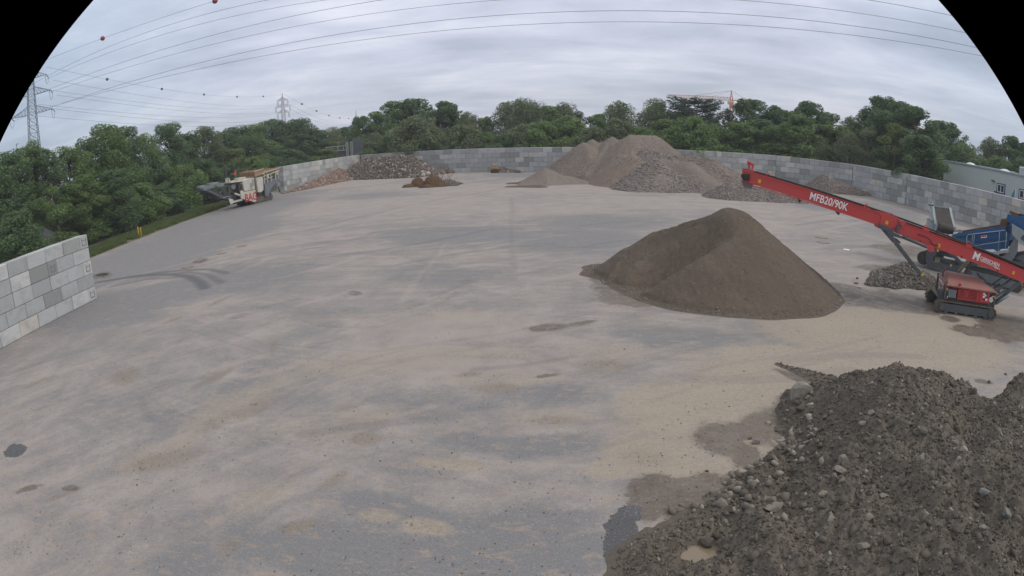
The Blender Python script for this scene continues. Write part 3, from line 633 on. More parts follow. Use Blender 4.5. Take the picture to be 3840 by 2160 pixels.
# ------------------------------------------------------------------ heaps
def cone_h(X,Y,prims,k=.07):
    """prims: (a(x,y,h), b(x,y,h), slope, round)"""
    Hh=np.full(X.shape,-9.0)
    for a,b,sl,rd in prims:
        ax,ay,ah=a; bx,by,bh=b; dx,dy=bx-ax,by-ay; L2=dx*dx+dy*dy+1e-9
        t=np.clip(((X-ax)*dx+(Y-ay)*dy)/L2,0,1); d=np.hypot(X-ax-t*dx,Y-ay-t*dy)
        h=ah+(bh-ah)*t-sl*(np.sqrt(d*d+rd*rd)-rd)
        m_=np.maximum(Hh,h); Hh=m_+k*np.exp(-np.abs(Hh-h)/max(k,1e-3))*.35*(Hh>-5)
    return Hh
def heapf(prims,amp,sc,seed=0,ridge=0.0,toe=.0,dents=()):
    def f(X,Y):
        X=np.asarray(X,float);Y=np.asarray(Y,float)
        wx=(fbm(X*sc*.35+seed,Y*sc*.35,3)-.5)*2*amp*2.2; wy=(fbm(X*sc*.35+seed+31,Y*sc*.35+7,3)-.5)*2*amp*2.2
        h=cone_h(X+wx,Y+wy,prims)
        for (dx,dy,rr,dep) in dents:
            h=h-dep*np.exp(-((X-dx)**2+(Y-dy)**2)/rr**2)
        h=h+(fbm(X*sc+seed,Y*sc+seed*1.7,5,.55)-.5)*amp*1.3*sst(-.3,.8,h)
        if ridge: h=h+(1-np.abs(fbm(X*sc*2.3+3,Y*sc*2.3+seed,4,.6)*2-1)-.75)*ridge*sst(-.1,.5,h)
        if toe: h=np.where(h<toe, toe*np.exp(np.minimum((h-toe)/toe,0)*1.0)-.03-toe*.12, h)
        return h
    return f
def heap_mesh(name,f,box,res,mt,zmin=-.04):
    x0,x1,y0,y1=box; nx=int((x1-x0)/res)+1; ny=int((y1-y0)/res)+1
    X,Y=np.meshgrid(np.linspace(x0,x1,nx),np.linspace(y0,y1,ny),indexing='ij'); Z=f(X,Y)
    ii=np.arange(nx*ny).reshape(nx,ny); q=np.stack([ii[:-1,:-1],ii[1:,:-1],ii[1:,1:],ii[:-1,1:]],-1).reshape(-1,4)
    z=Z.ravel(); keep=(z[q].max(1)>0.0); q=q[keep]
    used=np.unique(q); rm=np.full(nx*ny,-1); rm[used]=np.arange(len(used))
    V=np.stack([X.ravel(),Y.ravel(),np.maximum(z,zmin)],1)[used]
    return np_mesh(name,V,rm[q],[mt],smooth=True)
def scatter(f,box,n,smin,smax,seed,power=2.0,zmin=0.02,maskf=None,sink=.25,weight=None):
    rs=np.random.RandomState(seed); x=rs.uniform(box[0],box[1],n); y=rs.uniform(box[2],box[3],n); z=f(x,y)
    k=z>zmin
    if maskf is not None: k&=maskf(x,y,z,rs)
    x,y,z=x[k],y[k],z[k]; s=smin+(smax-smin)*rs.power(1/power,len(x))
    return np.stack([x,y,np.maximum(z,0)+s*(.5-sink)*.5],1),s
def heap(name,label,prims,box,res,mt,amp,sc,seed=0,ridge=0,toe=0,dents=(),scat=(),cat='heap',group='loose material heaps in the yard'):
    f=heapf(prims,amp,sc,seed,ridge,toe,dents)
    o=link(name,heap_mesh(name,f,box,res,mt),None,label=label,cat=cat,group=group)
    for (pn,n,a,b,pw,smt,mf,blk) in scat:
        P,s=scatter(f,box,n,a,b,seed+5,pw,maskf=mf)
        if len(P):
            V,Fc=stones(P,s,seed+9,blocky=blk); link(pn,np_mesh(pn,V,Fc,[smt]),o,kind='stuff')
    return o,f

def patchy(sc,lo,hi,seed=0):
    return lambda x,y,z,rs: rs.rand(len(x))<sst(lo,hi,fbm(x*sc+seed,y*sc+seed*2,4))
# 1. the brown sand heap under the conveyor head
hx,hy,hz=PK(2740,786,2790,1185,.74)
A=(hx,hy,hz); lv=D(2440,872,math.hypot(hx,hy)+1.9); lw2=D(2350,930,math.hypot(hx,hy)+1.2); tail=G(2262,985)
fp=lambda x,y,z,rs: rs.rand(len(x))<np.where(z<.20,.9,.03+.10*(fbm(x*1.3,y*1.3,3)>.6))
gl=[G(2690,850,3.3),G(2640,905,2.9),G(2590,965,2.3),G(2535,1030,1.55),G(2480,1085,.8),G(2440,1115,.3)]
def L3(u,v,z): q=G(u,v,z); return (q[0],q[1],z)
ap=(hx+.1,hy+.35,hz+.10); cc=L3(2835,880,hz-1.0)
prim=[((hx+.05,hy-.02,hz+.06),(hx+.25,hy-.05,hz+.04),.85,.58),((hx-.2,hy+.1,hz),(hx+.3,hy,hz),.76,.5),
      ((hx-.2,hy+.2,hz-.05),(6.9,30.9,2.1),.86,.35),((6.9,30.9,2.1),(5.6,31.0,1.25),.86,.3),((5.6,31.0,1.2),(4.75,31.6,.45),.60,.3),((4.75,31.6,.3),(4.35,32.6,.12),.30,.3),
      ((hx+.2,hy-.3,hz-.1),(6.7,25.6,.35),.80,.12)]
bowl=((9.1,27.55,.65,.30),(8.5,27.45,.7,.45),(7.8,27.45,.75,.55),(7.1,27.5,.8,.55),(6.4,27.6,.85,.55),(5.7,27.7,.8,.5),(8.6,28.4,.7,.25),(7.6,28.4,.8,.3),(6.6,28.5,.8,.35))
heap('sand_heap','big brown conical heap of damp crushed sand below the red conveyor head',prim,(hx-9,hx+7,hy-8,hy+8),.06,M['sand'],.12,1.1,3,ridge=.11,toe=.22,dents=bowl,
     scat=[('pebble',60000,.025,.085,3,M['st_grey'],fp,0)])
# 2. the large far stockpile, cone by cone
m1=PK(2365,505,2242,681,.72); m2=PK(2295,515,2160,674,.7); m3=PK(2221,524,2100,672,.7); m4=PK(2187,534,2080,676,.7)
back=(m1[0]+4.5,m1[1]+4,m1[2]-.1); ri=D(2508,606,math.hypot(*m1[:2])+2)
l4=D(2060,625,math.hypot(*m4[:2])-1)
gm=lambda x,y,z,rs: rs.rand(len(x))<np.where(z<1.6,.85,.08)+.5*sst(.5,.62,fbm(x*.35,y*.35,4))
sl=.80
def nose(m_,u,v,bk=1.6,h=.9):
    g=G(u,v); n_=math.hypot(g[0],g[1]); return (m_,(g[0]*(1+bk/n_),g[1]*(1+bk/n_),h),.98,.15)
prim=[(m1,back,.78,.4),((m2[0]+1,m2[1]+1,m2[2]-.5),(m1[0],m1[1],m1[2]-.5),.8,.5),((m3[0]+.8,m3[1]+1,m3[2]-.5),(m2[0],m2[1]+1,m2[2]-.6),.8,.5),((m4[0]+.5,m4[1]+1,m4[2]-.4),(m3[0],m3[1]+1,m3[2]-.6),.8,.4),
      (m1,m1,.80,.4),(m2,m2,.84,.4),(m3,m3,.84,.35),(m4,m4,.84,.35),(m4,(l4[0],l4[1],max(l4[2],.9)),.85,.3),nose(m4,2105,672),nose(m3,2148,673),nose(m2,2192,676),nose(m1,2250,681),nose((m1[0]+.8,m1[1]-.4,m1[2]-.5),2330,690,2.5),nose((m1[0]+2,m1[1]+.2,m1[2]-.4),2450,690,6)]
pst=lambda x,y,z,rs: rs.rand(len(x))<np.maximum(np.where(z<1.5,.8,.05),.75*sst(.56,.64,fbm((x*.8+y*.35)*.9+2,(y*.15-x*.06)+3,3))*(z<4.6))
heap('gravel_heap','largest and tallest far stockpile of brown gravel with a pale streaked flank',prim,(m4[0]-16,m1[0]+16,m1[1]-16,m1[1]+18),.20,M['farheap'],.26,.38,11,ridge=.14,scat=[('gravel',30000,.08,.22,2.5,M['st_far'],pst,0)])
M['orheap']=m_soil('orange_brown_gravel',(.178,.136,.110),(.20,.158,.130),(.125,.098,.078),1.8,5.0,.3,(.28,.24,.22),.7)
M['paleheap']=m_soil('fine_grey_beige_sand',(.175,.148,.128),(.20,.173,.152),(.13,.108,.092),2.2,8.0,.15,(.27,.25,.23),.6)
c1=PK(2375,583,2290,705,.72)
heap('gravel_heap','orange-brown cone leaning on the front of the largest far stockpile',[(c1,(c1[0]-.8,c1[1]+3,c1[2]),.72,.3)],(c1[0]-10,c1[0]+10,c1[1]-9,c1[1]+9),.16,M['orheap'],.18,.45,21,ridge=.08,scat=[('gravel',7000,.07,.2,2.5,M['st_far'],patchy(.5,.45,.6,3),0)])
c2=PK(2459,594,2490,724,.72)
heap('gravel_heap','coarse pale pebble cone standing foremost among the far stockpiles',[(c2,c2,.76,.25),((c2[0],c2[1],c2[2]-.1),(c2[0]+4.4,c2[1]-2.8,1.0),.66,.3)],(c2[0]-10,c2[0]+12,c2[1]-10,c2[1]+9),.14,M['fargravel'],.20,.45,31,ridge=.08,scat=[('gravel',20000,.09,.25,2,M['st_far'],patchy(.4,.2,.5,8),0)])
# ramp and hills right of it
r1=G(2700,733); r2=PK(2560,600,2700,738,.35)
heap('gravel_heap','flat brown earth ramp sloping down between the pebble cone and the right hill',[((r2[0]+1,r2[1]+2,3.0),(r1[0]-.2,r1[1]+3.5,1.0),.5,.9),((r2[0]+1,r2[1]+3,3.0),(r2[0]-2,r2[1]+6,3.2),.6,.8)],(r2[0]-12,r2[0]+14,r1[1]-4,r2[1]+14),.18,M['farheap'],.25,.4,41,ridge=.05,scat=[('gravel',5000,.07,.2,3,M['st_far'],patchy(.5,.5,.6,6),0)])
h1=PK(2660,594,2790,722,.55); h2=D(2710,600,math.hypot(*h1[:2])+.5)
heap('gravel_heap','right hill of the far stockpiles, brown with a pale stony stripe down its left side',[(h1,(h1[0]+1.2,h1[1]+1.0,h1[2]-.1),.66,.3),((h1[0],h1[1],h1[2]-.4),(h1[0]+4,h1[1]-3.5,1.0),.62,.3)],(h1[0]-9,h1[0]+11,h1[1]-10,h1[1]+9),.16,M['farheap'],.24,.45,51,ridge=.12,
     scat=[('gravel',16000,.09,.26,2,M['st_far'],lambda x,y,z,rs: rs.rand(len(x))<np.where(np.abs((x-h1[0])+.75*(y-h1[1])+1.2)<1.1,.9,.08),0)])
h3=D(2575,585,math.hypot(*h1[:2])+5)
heap('gravel_heap','low stony hump at the back between the largest stockpile and the wall',[((h3[0]-2,h3[1],h3[2]),(h3[0]+2.5,h3[1]-.5,h3[2]-.2),.6,.5)],(h3[0]-9,h3[0]+9,h3[1]-7,h3[1]+7),.2,M['farheap'],.25,.45,61,ridge=.1,scat=[('gravel',9000,.1,.28,2,M['st_far'],patchy(.5,.3,.5,6),0)])
h4=D(2500,580,math.hypot(*h1[:2])+7)
heap('gravel_heap','pale gravel slope spilling off the right shoulder of the largest stockpile',[((h4[0]-3,h4[1],h4[2]+.8),(h4[0]+2.4,h4[1]-1,h4[2]-.7),.65,.4)],(h4[0]-8,h4[0]+8,h4[1]-6,h4[1]+6),.2,M['fargravel'],.2,.5,65,scat=[('gravel',9000,.1,.3,2,M['st_far'],None,0)])
# small fine sand heap at the left foot
s1=PK(2043,632,2050,697,.5); s2=G(1960,684)
heap('sand_heap','small fine grey-brown sand heap at the left foot of the largest stockpile',[(s1,(s1[0]+.6,s1[1]+.5,s1[2]-.1),.56,.15),(s1,(s1[0]+.1,s1[1]-3.0,.5),.62,.1),((s1[0]-.5,s1[1]+.3,s1[2]-.5),(s2[0],s2[1]+1,.15),.4,.3),((s1[0]+.5,s1[1],s1[2]-.4),(s1[0]+5,s1[1]-1.5,.4),.5,.3)],(s1[0]-9,s1[0]+9,s1[1]-8,s1[1]+7),.12,M['paleheap'],.12,.7,71,ridge=.06,scat=[('pebble',1500,.05,.14,3,M['st_far'],None,0)])
for i,(u,v,ru) in enumerate(((1970,702,60),(1940,690,28))):
    g0=G(u,v); g1=G(u-ru,v-1); g2=G(u+ru,v)
    heap('sand_ridge',['long low dark ridge of sand lying in front of the small fine sand heap','short low sand ridge at the left tip of the small fine sand heap'][i],[((g1[0],g1[1],.16),(g2[0],g2[1],.28),.35,.15)],(g1[0]-2,g2[0]+2,g0[1]-3,g0[1]+3),.09,M['sand'],.1,1.3,75+i,group='low sand ridges')
# gravel heap under the conveyor head line + lone heap by wall
k1=PK(2800,690,2830,758,.5)
heap('gravel_heap','low grey pebble heap seen just beneath the red conveyor head',[((k1[0]-1.5,k1[1]+.4,k1[2]+.1),(k1[0]+2.6,k1[1]-.4,k1[2]-.35),.55,.4),((k1[0]+2,k1[1],k1[2]-.4),(k1[0]+5.5,k1[1]-1.5,.5),.5,.4)],(k1[0]-8,k1[0]+11,k1[1]-7,k1[1]+6),.13,M['fargravel'],.16,.6,81,ridge=.08,scat=[('gravel',22000,.08,.22,2,M['st_far'],patchy(.5,.05,.4,3),0)])
k2=PK(3089,655,3075,722,.6); k3=G(3300,738)
heap('gravel_heap','lone grey-brown gravel heap against the right wall above the red conveyor',[(k2,(k2[0]+.5,k2[1]+.3,k2[2]),.68,.25),((k2[0]+.3,k2[1],k2[2]-.5),(k2[0]+4,k2[1]-1.5,1.0),.6,.3),((k2[0]+4,k2[1]-1.5,.7),(k3[0],k3[1]+.6,.25),.45,.3)],(k2[0]-7,k3[0]+3,k3[1]-4,k2[1]+7),.13,M['rubble'],.16,.6,91,ridge=.08,scat=[('gravel',24000,.08,.24,2,M['st_far'],patchy(.5,.0,.4,5),0)])
# 3. rubble heap back left
def DD(u,v,uf,vf,s=.7): return PK(u,v,uf,vf,s)
q1=DD(1365,594,1330,676); q2=DD(1430,590,1420,671); q3=DD(1500,583,1490,668); q4=DD(1556,590,1560,665); q5=DD(1624,632,1630,655,.6); q6=G(1780,638)
heap('rubble_heap','dark heap of broken concrete and stone lumps in the back left corner of the walls',[(q1,q2,.8,.4),(q2,q3,.8,.5),(q3,q4,.8,.5),(q4,(q5[0],q5[1],max(q5[2],1.0)),.7,.4),((q5[0],q5[1],.9),(q6[0],q6[1]+.6,.3),.45,.4)],
   (q1[0]-9,q6[0]+4,q1[1]-11,q3[1]+10),.2,M['rubble'],.45,.4,101,ridge=.25,scat=[('rubble_lump',30000,.18,.55,2.6,M['st_rub'],None,.5)])
b1=G(1100,716); b2=DD(1275,634,1270,679,.6)
heap('brick_rubble_heap','long low bank of reddish brick rubble along the foot of the left block wall',[(b2,(b1[0]+1.2,b1[1]+1.5,.5),.55,.5),((b1[0]+1.2,b1[1]+1.5,.5),(b1[0]-.4,b1[1]-3,.15),.45,.3)],(b1[0]-5,b2[0]+6,b1[1]-7,b2[1]+6),.18,M['rubble'],.3,.5,111,ridge=.2,scat=[('brick_piece',26000,.12,.36,2.4,M['st_brick'],None,.6)])
wc=G(1562,664)
heap('concrete_slab_heap','pile of pale broken concrete slabs at the right foot of the dark rubble heap',[((wc[0]+.6,wc[1]+1.8,1.0),(wc[0]-.8,wc[1]-.2,.25),.5,.4)],(wc[0]-4,wc[0]+4,wc[1]-3,wc[1]+5),.2,M['rubble'],.2,.6,97,scat=[('concrete_slab',420,.3,.95,1.6,M['st_pale'],None,.7)])
# 4. root ball / scrap heap
rc=G(1600,704)
def blobs(name,label,c,parts,mt,seed,n=5200,ln=.30,**k):
    """tangle: short rods over lumps"""
    rs=np.random.RandomState(seed); root=None; Vs=[];Fs=[]; b=0
    for (dx,dy,rx,ry,rz) in parts:
        m_=int(n*rx*rz/2.0); u=rs.normal(size=(m_,3)); u/=np.linalg.norm(u,axis=1)[:,None]; u[:,2]=np.abs(u[:,2]); rad=rs.uniform(.75,1.05,m_)
        P=np.stack([c[0]+dx+u[:,0]*rx*rad,c[1]+dy+u[:,1]*ry*rad,u[:,2]*rz*rad],1); d=rs.normal(size=(m_,3)); d-=(d*u).sum(1)[:,None]*u*.7; d/=np.linalg.norm(d,axis=1)[:,None]; d*=ln*rs.uniform(.4,1.3,m_)[:,None]
        sd=np.cross(d,u); sd/=np.linalg.norm(sd,axis=1)[:,None]+1e-6; sd*=.018
        V=np.stack([P-d,P+sd,P+d,P-sd],1).reshape(-1,3); V[:,2]=np.maximum(V[:,2],.01); Vs.append(V); Fs.append(np.arange(m_*4).reshape(-1,4)+b); b+=m_*4
    o=link(name,np_mesh(name,np.concatenate(Vs),np.concatenate(Fs),[mt]),None,label=label,cat=k['cat'],group=k.get('group'))
    core=MB()
    for (dx,dy,rx,ry,rz) in parts:
        bm=bmesh.new(); bmesh.ops.create_icosphere(bm,subdivisions=3,radius=1)
        for v in bm.verts:
            p=v.co; q=1+.22*mnoise.noise(p*2.5+Vector((dx,dy,seed))); v.co=Vector((p.x*rx*.86*q,p.y*ry*.86*q,max(p.z,-.02)*rz*.86*q))
        core.add([(v.co.x+c[0]+dx,v.co.y+c[1]+dy,v.co.z) for v in bm.verts],[[v.index for v in f.verts] for f in bm.faces]); bm.free()
    core.build('soil_core',M['roots'],o); return o
M['root']=paint('dry_root_fibres',(.21,.13,.07),.95,0,.6,(.10,.06,.035),5,0)
blobs('root_ball','brown matted root ball, left one of the two in front of the dark rubble heap',G(1568,699),[(0,0,.95,.8,1.2),(-1.1,-.4,1.0,.6,.4)],M['root'],3,cat='root ball',group='root balls')
blobs('root_ball','wider brown matted root ball with reddish soil, right one of the two',G(1625,700),[(0,.2,1.35,1.0,1.5),(1.0,-.3,1.2,.8,.6),(-.6,-.7,1.3,.5,.35)],M['root'],4,cat='root ball',group='root balls')
sb=MB(); rnd=random.Random(5); c0=G(1668,694)
for i in range(16):
    p=Vector((c0[0]+rnd.uniform(-1.2,1.1),c0[1]+rnd.uniform(-.4,.8),.15)); d=Vector((rnd.uniform(-1,1),rnd.uniform(-.4,.4),rnd.uniform(.2,1.6))).normalized()*rnd.uniform(.8,2.4)
    mid=p+d*.5+Vector((rnd.uniform(-.3,.3),0,rnd.uniform(-.1,.3))); sb.tube([p,mid,p+d],.022,5)
so=sb.build('rebar_tangle',M['rust'],None,label='tangle of bent rusty reinforcing rods sticking up beside the right root ball',cat='scrap metal')
V,Fc=stones(np.array([(c0[0]+.1+a,c0[1]+b_,.25+c_) for a,b_,c_ in ((0,0,0),(.4,.1,.25),(-.3,.1,.2),(.15,-.1,.45))]),np.array([.8,.7,.6,.6]),3,blocky=.4)
link('steel_scrap',np_mesh('steel_scrap',V,Fc,[M['mgrey']]),None,label='grey crumpled steel scrap bundle below the bent rods',cat='scrap metal')
c1_=G(1720,690)
heap('gravel_heap','small scatter heap of pebbles trailing right from the root balls',[((c0[0]+.8,c0[1],.7),(c1_[0],c1_[1],.15),.35,.3)],(c0[0]-3,c1_[0]+3,c0[1]-3,c0[1]+4),.12,M['rubble'],.15,.8,121,scat=[('gravel',3500,.08,.25,2,M['st_rub'],None,.3)])
# 5. rubble heap beside the screener
e0=G(3345,1075); M['st_asph']=m_stone('dark_broken_asphalt',(.085,.075,.066),(.125,.112,.10),(.19,.172,.155),(.26,.24,.22)); e1_=PK(3405,993,3400,1085,.40); e2_=G(3440,1070)
heap('rubble_heap','heap of dark broken asphalt lumps on wet ground left of the grey screener',[(e1_,(e0[0],e0[1]+.9,.3),.42,.3),((e0[0]-.5,e0[1]+.4,.25),(e0[0]-1.2,e0[1]+.2,.1),.3,.2),(e1_,(e2_[0]+.3,e2_[1]+.5,.4),.45,.3)],(e0[0]-3,e2_[0]+3,e0[1]-2.5,e1_[1]+3),.05,M['mud'],.14,1.4,131,ridge=.08,
   scat=[('asphalt_lump',16000,.06,.22,2.6,M['st_asph'],None,.8)])
# loose lumps left of it
pk=G(3290,1085)
for i,(u,v,sz,mt,lb) in enumerate(((3224,1079,.3,M['white'],'flat whitish slab lying left of the asphalt rubble heap'),(3210,1064,.28,M['mud'],'dark flat slab lying behind the whitish slab'),(3214,1046,.22,M['mud'],'single dark lump left of the asphalt rubble heap'))):
    g=G(u,v); o=link('rubble_slab',rock_mesh(300+i,(sz*1.2,sz*.8,sz*.35 if i<2 else sz),mt if i else M['st_pale'],2,.05),None,label=lb,cat='rubble'); o.location=(g[0],g[1],.05)

# 6. wet soil mound in the foreground right
def moundf():
    def P3(u,v,z):
        g=G(u,v,z); return (g[0],g[1],z)
    tops=[P3(3225,1500,.75),P3(3290,1440,1.35),P3(3400,1400,1.75),P3(3520,1418,1.65),P3(3600,1440,1.45)]
    prim=[(tops[i],tops[i+1],.82,.30) for i in range(4)]
    r=P3(3850,1440,1.55); prim.append((r,(r[0]+4,r[1]-1.5,1.9),.75,.4))
    # broad body towards the camera
    a=P3(3500,1700,1.5); b=P3(3650,2050,1.35); c=P3(3200,1850,.95); d=P3(3000,1950,.62); e=P3(2850,2080,.42); f2=P3(3840,1800,1.7)
    prim+=[(tops[2],a,.60,.6),(a,b,.55,.7),(a,c,.45,.6),(c,d,.42,.5),(d,e,.36,.4),(a,f2,.5,.8),(b,(b[0]+.6,b[1]-3,1.2),.5,.8),(c,(c[0]+.3,c[1]-2.5,.9),.45,.6),((d[0],d[1],.55),(d[0]-.2,d[1]-2.5,.5),.4,.5),(f2,r,.5,.6),
           ((tops[0][0],tops[0][1]-.6,.55),(P3(3070,1760,.35)),.5,.3),(P3(3030,1760,.35),P3(2900,1900,.35),.4,.35)]
    lo=P3(2700,2060,.14); lo2=P3(2540,2120,.10); prim+=[(lo,P3(2850,1960,.25),.25,.3),(lo,lo2,.16,.5),(lo2,P3(2500,2220,.1),.14,.4)]
    return prim,tops
M['st_foot']=m_stone('stones_at_the_mound_foot',(.12,.10,.082),(.20,.175,.148),(.34,.31,.275))
mp,tops=moundf()
def mf(X,Y):
    X=np.asarray(X,float);Y=np.asarray(Y,float)
    wx=(fbm(X*.9,Y*.9,4)-.5)*.9; wy=(fbm(X*.9+50,Y*.9+9,4)-.5)*.9
    h=cone_h(X+wx,Y+wy,mp,.1)
    on=sst(-.02,.35,h)
    h=h+(fbm(X*1.6,Y*1.6,4,.55)-.5)*.58*on
    h=h+(fbm(X*5,Y*5+8,4,.6)-.5)*.25*sst(0,.12,h)
    bil=np.abs(fbm(X*9+5,Y*9,3,.6)*2-1); h=h+(.5-bil)*.09*sst(0,.10,h)
    h=h+(fbm(X*24,Y*24+2,3,.6)-.5)*.045*sst(0,.06,h)
    g=G(2635,2085); dd=((X-g[0])/.42)**2+((Y-g[1])/.30)**2; h=h-.30*np.exp(-dd**1.5)  # puddle hollow
    g=G(3700,1500,.7); dr_=ray(3700,1500); nn_=math.hypot(dr_[0],dr_[1]); ex,ey=dr_[0]/nn_,dr_[1]/nn_; al=(X-g[0])*ex+(Y-g[1])*ey; la=-(X-g[0])*ey+(Y-g[1])*ex; h=h-1.9*np.exp(-(((al-1.8)/2.6)**4))*np.exp(-((la/.42)**2))
    return h
mbox=(.9,21,4.6,19.5)
mo=link('soil_mound',heap_mesh('soil_mound',mf,mbox,.034,M['mud']),None,label='large wet dark mound of clumpy soil and stones filling the lower right corner',cat='soil mound')
P,s=scatter(mf,mbox,110000,.02,.085,5,3.2,sink=.35); V,Fc=stones(P,s,6,jit=.26); link('soil_clod',np_mesh('soil_clod',V,Fc,[M['st_mud']]),mo,kind='stuff')
P,s=scatter(mf,mbox,2600,.09,.24,25,3.0,sink=.55); V,Fc=stones(P,s,26,jit=.3,blocky=.2); link('soil_lump',np_mesh('soil_lump',V,Fc,[M['st_mud']]),mo,kind='stuff')
P,s=scatter(mf,mbox,5200,.03,.13,15,3.0,sink=.4); V,Fc=stones(P,s,16,jit=.2,blocky=.4); link('stone_chip',np_mesh('stone_chip',V,Fc,[M['st_lime']]),mo,kind='stuff')
def footm(x,y,z,rs):
    w_=np.zeros(len(x))
    for (u,v,r_) in ((2740,1800,.55),(2720,1870,.5),(2790,1920,.5),(2700,1900,.4),(2900,1690,.6),(2940,1640,.5),(2850,1740,.4)):
        g=G(u,v,.1); w_=np.maximum(w_,np.exp(-((x-g[0])**2+(y-g[1])**2)/(r_*1.5)**2))
    return rs.rand(len(x))<w_*.35
P,s=scatter(mf,mbox,30000,.07,.24,35,2.2,zmin=-.03,maskf=footm,sink=.2); P=P[:150]; s=s[:150]; V,Fc=stones(P,s,36,jit=.24,blocky=.5); link('foot_stone',np_mesh('foot_stone',V,Fc,[M['st_foot']]),mo,kind='stuff')
# windrow of soil at the top left of the mound
g1=G(2915,1366); g2=G(3040,1410); g3=G(3190,1455)
heap('soil_ridge','narrow dark ridge of wet soil running up from the mound over the beige ground',[((g1[0],g1[1],.03),(g2[0],g2[1],.12),.5,.12),((g2[0],g2[1],.12),(g3[0],g3[1],.25),.5,.15)],(g1[0]-1.5,g3[0]+2,g3[1]-2,g1[1]+1.5),.045,M['mud'],.10,1.8,141,ridge=.06,scat=[('soil_clod',5000,.03,.12,3,M['st_mud'],None,0)],group=None)
pu=G(2635,2085); pb=MB(); n=26
pb.add([(pu[0]+.50*math.cos(2*math.pi*i/n)*(1+.18*math.sin(3*i)),pu[1]+.40*math.sin(2*math.pi*i/n)*(1+.15*math.cos(2*i)),.035) for i in range(n)],[list(range(n))])
mt,t,b=mat_new('muddy_puddle_water'); b.inputs['Base Color'].default_value=(.20,.16,.11,1); b.inputs['Roughness'].default_value=.08; M['puddle']=mt
pb.build('puddle',M['puddle'],None,kind='structure')
# single big stones: (u,v, long m, high m, material, label)
BR=[(3012,1488,.86,.78,'pale','biggest pale boulder, leaning at the upper left foot of the soil mound'),(3004,1541,.34,.2,'mud','flat dark stone under the biggest boulder'),
 (2833,1667,.30,.26,'lime','round pale stone alone on the wet patch left of the mound'),(2811,1649,.16,.13,'mud','small dark stone touching the round pale stone'),(2883,1594,.22,.20,'pale','pale squared stone standing on the wet patch nearest the big boulder'),
 (2650,1773,.15,.10,'mud','small dark stone lying alone on the beige ground left of the mound'),(2965,1623,.22,.16,'pale','pale rounded stone right of the squared stone on the mound foot'),
 (2925,1660,.34,.16,'pale','angular white-grey stone in the line at the mound foot'),(2720,1805,.34,.26,'lime','largest stone of the cluster at the left foot of the mound'),(2768,1843,.26,.2,'pale','square pale stone at the front of the left cluster'),
 (2690,1860,.24,.2,'lime','brown stone with a light spot in the left cluster'),(2662,1855,.15,.14,'mud','dark outermost stone of the left cluster'),(2705,1900,.42,.24,'lime','long rounded stone below the left cluster'),
 (2740,1925,.22,.22,'mud','dark egg-shaped stone below the left cluster'),(2765,1930,.18,.2,'lime','light narrow stone beside the egg-shaped stone'),(2723,1932,.22,.14,'brickish','brown brick piece at the front of the left cluster'),
 (2770,1780,.26,.16,'pale','pale stone at the top of the left cluster'),(2900,1910,.50,.16,'lime','long pointed pale slab lying on the lower slope of the mound'),(3158,1735,.34,.34,'lime','large angular stone in the middle of the mound'),
 (3157,1770,.36,.16,'lime','oblong stone just under the large angular stone'),(3150,1815,.14,.3,'lime','upright narrow stone below the oblong stone'),(3085,1862,.26,.26,'lime','wedge-shaped stone in a dark hollow of the mound'),
 (3252,1950,.34,.22,'pale','pale rounded stone on the lower middle of the mound'),(3262,1558,.24,.18,'pale','bright pale stone near the crest left of centre'),(3235,1592,.30,.2,'lime','wide grey stone right below the bright pale one'),
 (3480,1425,.18,.1,'pale','small pale stone on the mound crest'),(3450,1730,.30,.34,'lime','grey lumpy stone on the right half of the mound'),(3612,1692,.28,.14,'pale','pale elongated stone at the right of the mound'),
 (3580,1665,.22,.2,'green','bluish grey stone above the elongated pale one'),(3590,1730,.18,.16,'green','small bluish stone right below the elongated pale one'),(3690,1865,.30,.34,'green','tall pointed grey stone near the right edge'),
 (3770,1935,.36,.28,'green','big flat grey-green slab near the right edge of the picture'),(3318,1838,.16,.12,'pale','small white stone in the middle right of the mound'),(3310,1870,.24,.12,'lime','flat pale stone beneath the small white one'),
 (3232,1846,.18,.1,'lime','small flat stone left of the small white one'),(3080,1905,.26,.14,'mud','dark flat stone in the lower mound'),(2650,2055,.40,.34,'mud','dark muddy boulder above the brown puddle'),(3120,1950,.28,.12,'lime','slanting slab on the lower mound slope'),
 (2880,2010,.26,.16,'mud','muddy stone right above the puddle'),(3680,1990,.2,.16,'green','pale green-grey stone in the lower right'),(3230,2065,.3,.2,'lime','grey angular stone low on the mound'),(3110,2110,.14,.2,'pale','small upright pale stone at the bottom of the picture'),
 (3330,2040,.34,.16,'mud','long dark stone low on the mound'),(3040,1920,.32,.12,'lime','pale sliver of stone pointing up the slope'),(2645,1865,.12,.1,'mud','tiny dark stone left of the cluster'),
 (3770,1407,.20,.16,'mud','dark angular stone on the beige ground above the gap in the mound'),(3707,1438,.16,.2,'mud','upright dark stone on the beige ground just beyond the gap in the mound'),(2858,1487,.12,.07,'pale','small white chip lying on the beige ground'),(2610,1425,.16,.05,'pale','thin white scrap lying on the beige ground far left of the boulder')]
M['rk_lime']=m_soil('muddy_limestone',(.19,.165,.14),(.25,.225,.195),(.11,.095,.08),5,20,.1); M['rk_pale']=m_soil('pale_stone',(.26,.24,.21),(.33,.305,.275),(.15,.13,.11),5,20,.1)
M['rk_mud']=m_soil('mud_coated_stone',(.085,.07,.058),(.11,.092,.077),(.055,.046,.038),6,18,.1); M['rk_green']=m_soil('grey_green_stone',(.165,.168,.155),(.20,.205,.19),(.11,.108,.098),5,20,.1); M['rk_brickish']=m_soil('brown_brick',(.13,.085,.065),(.15,.10,.08),(.09,.065,.05),6,20,.1)
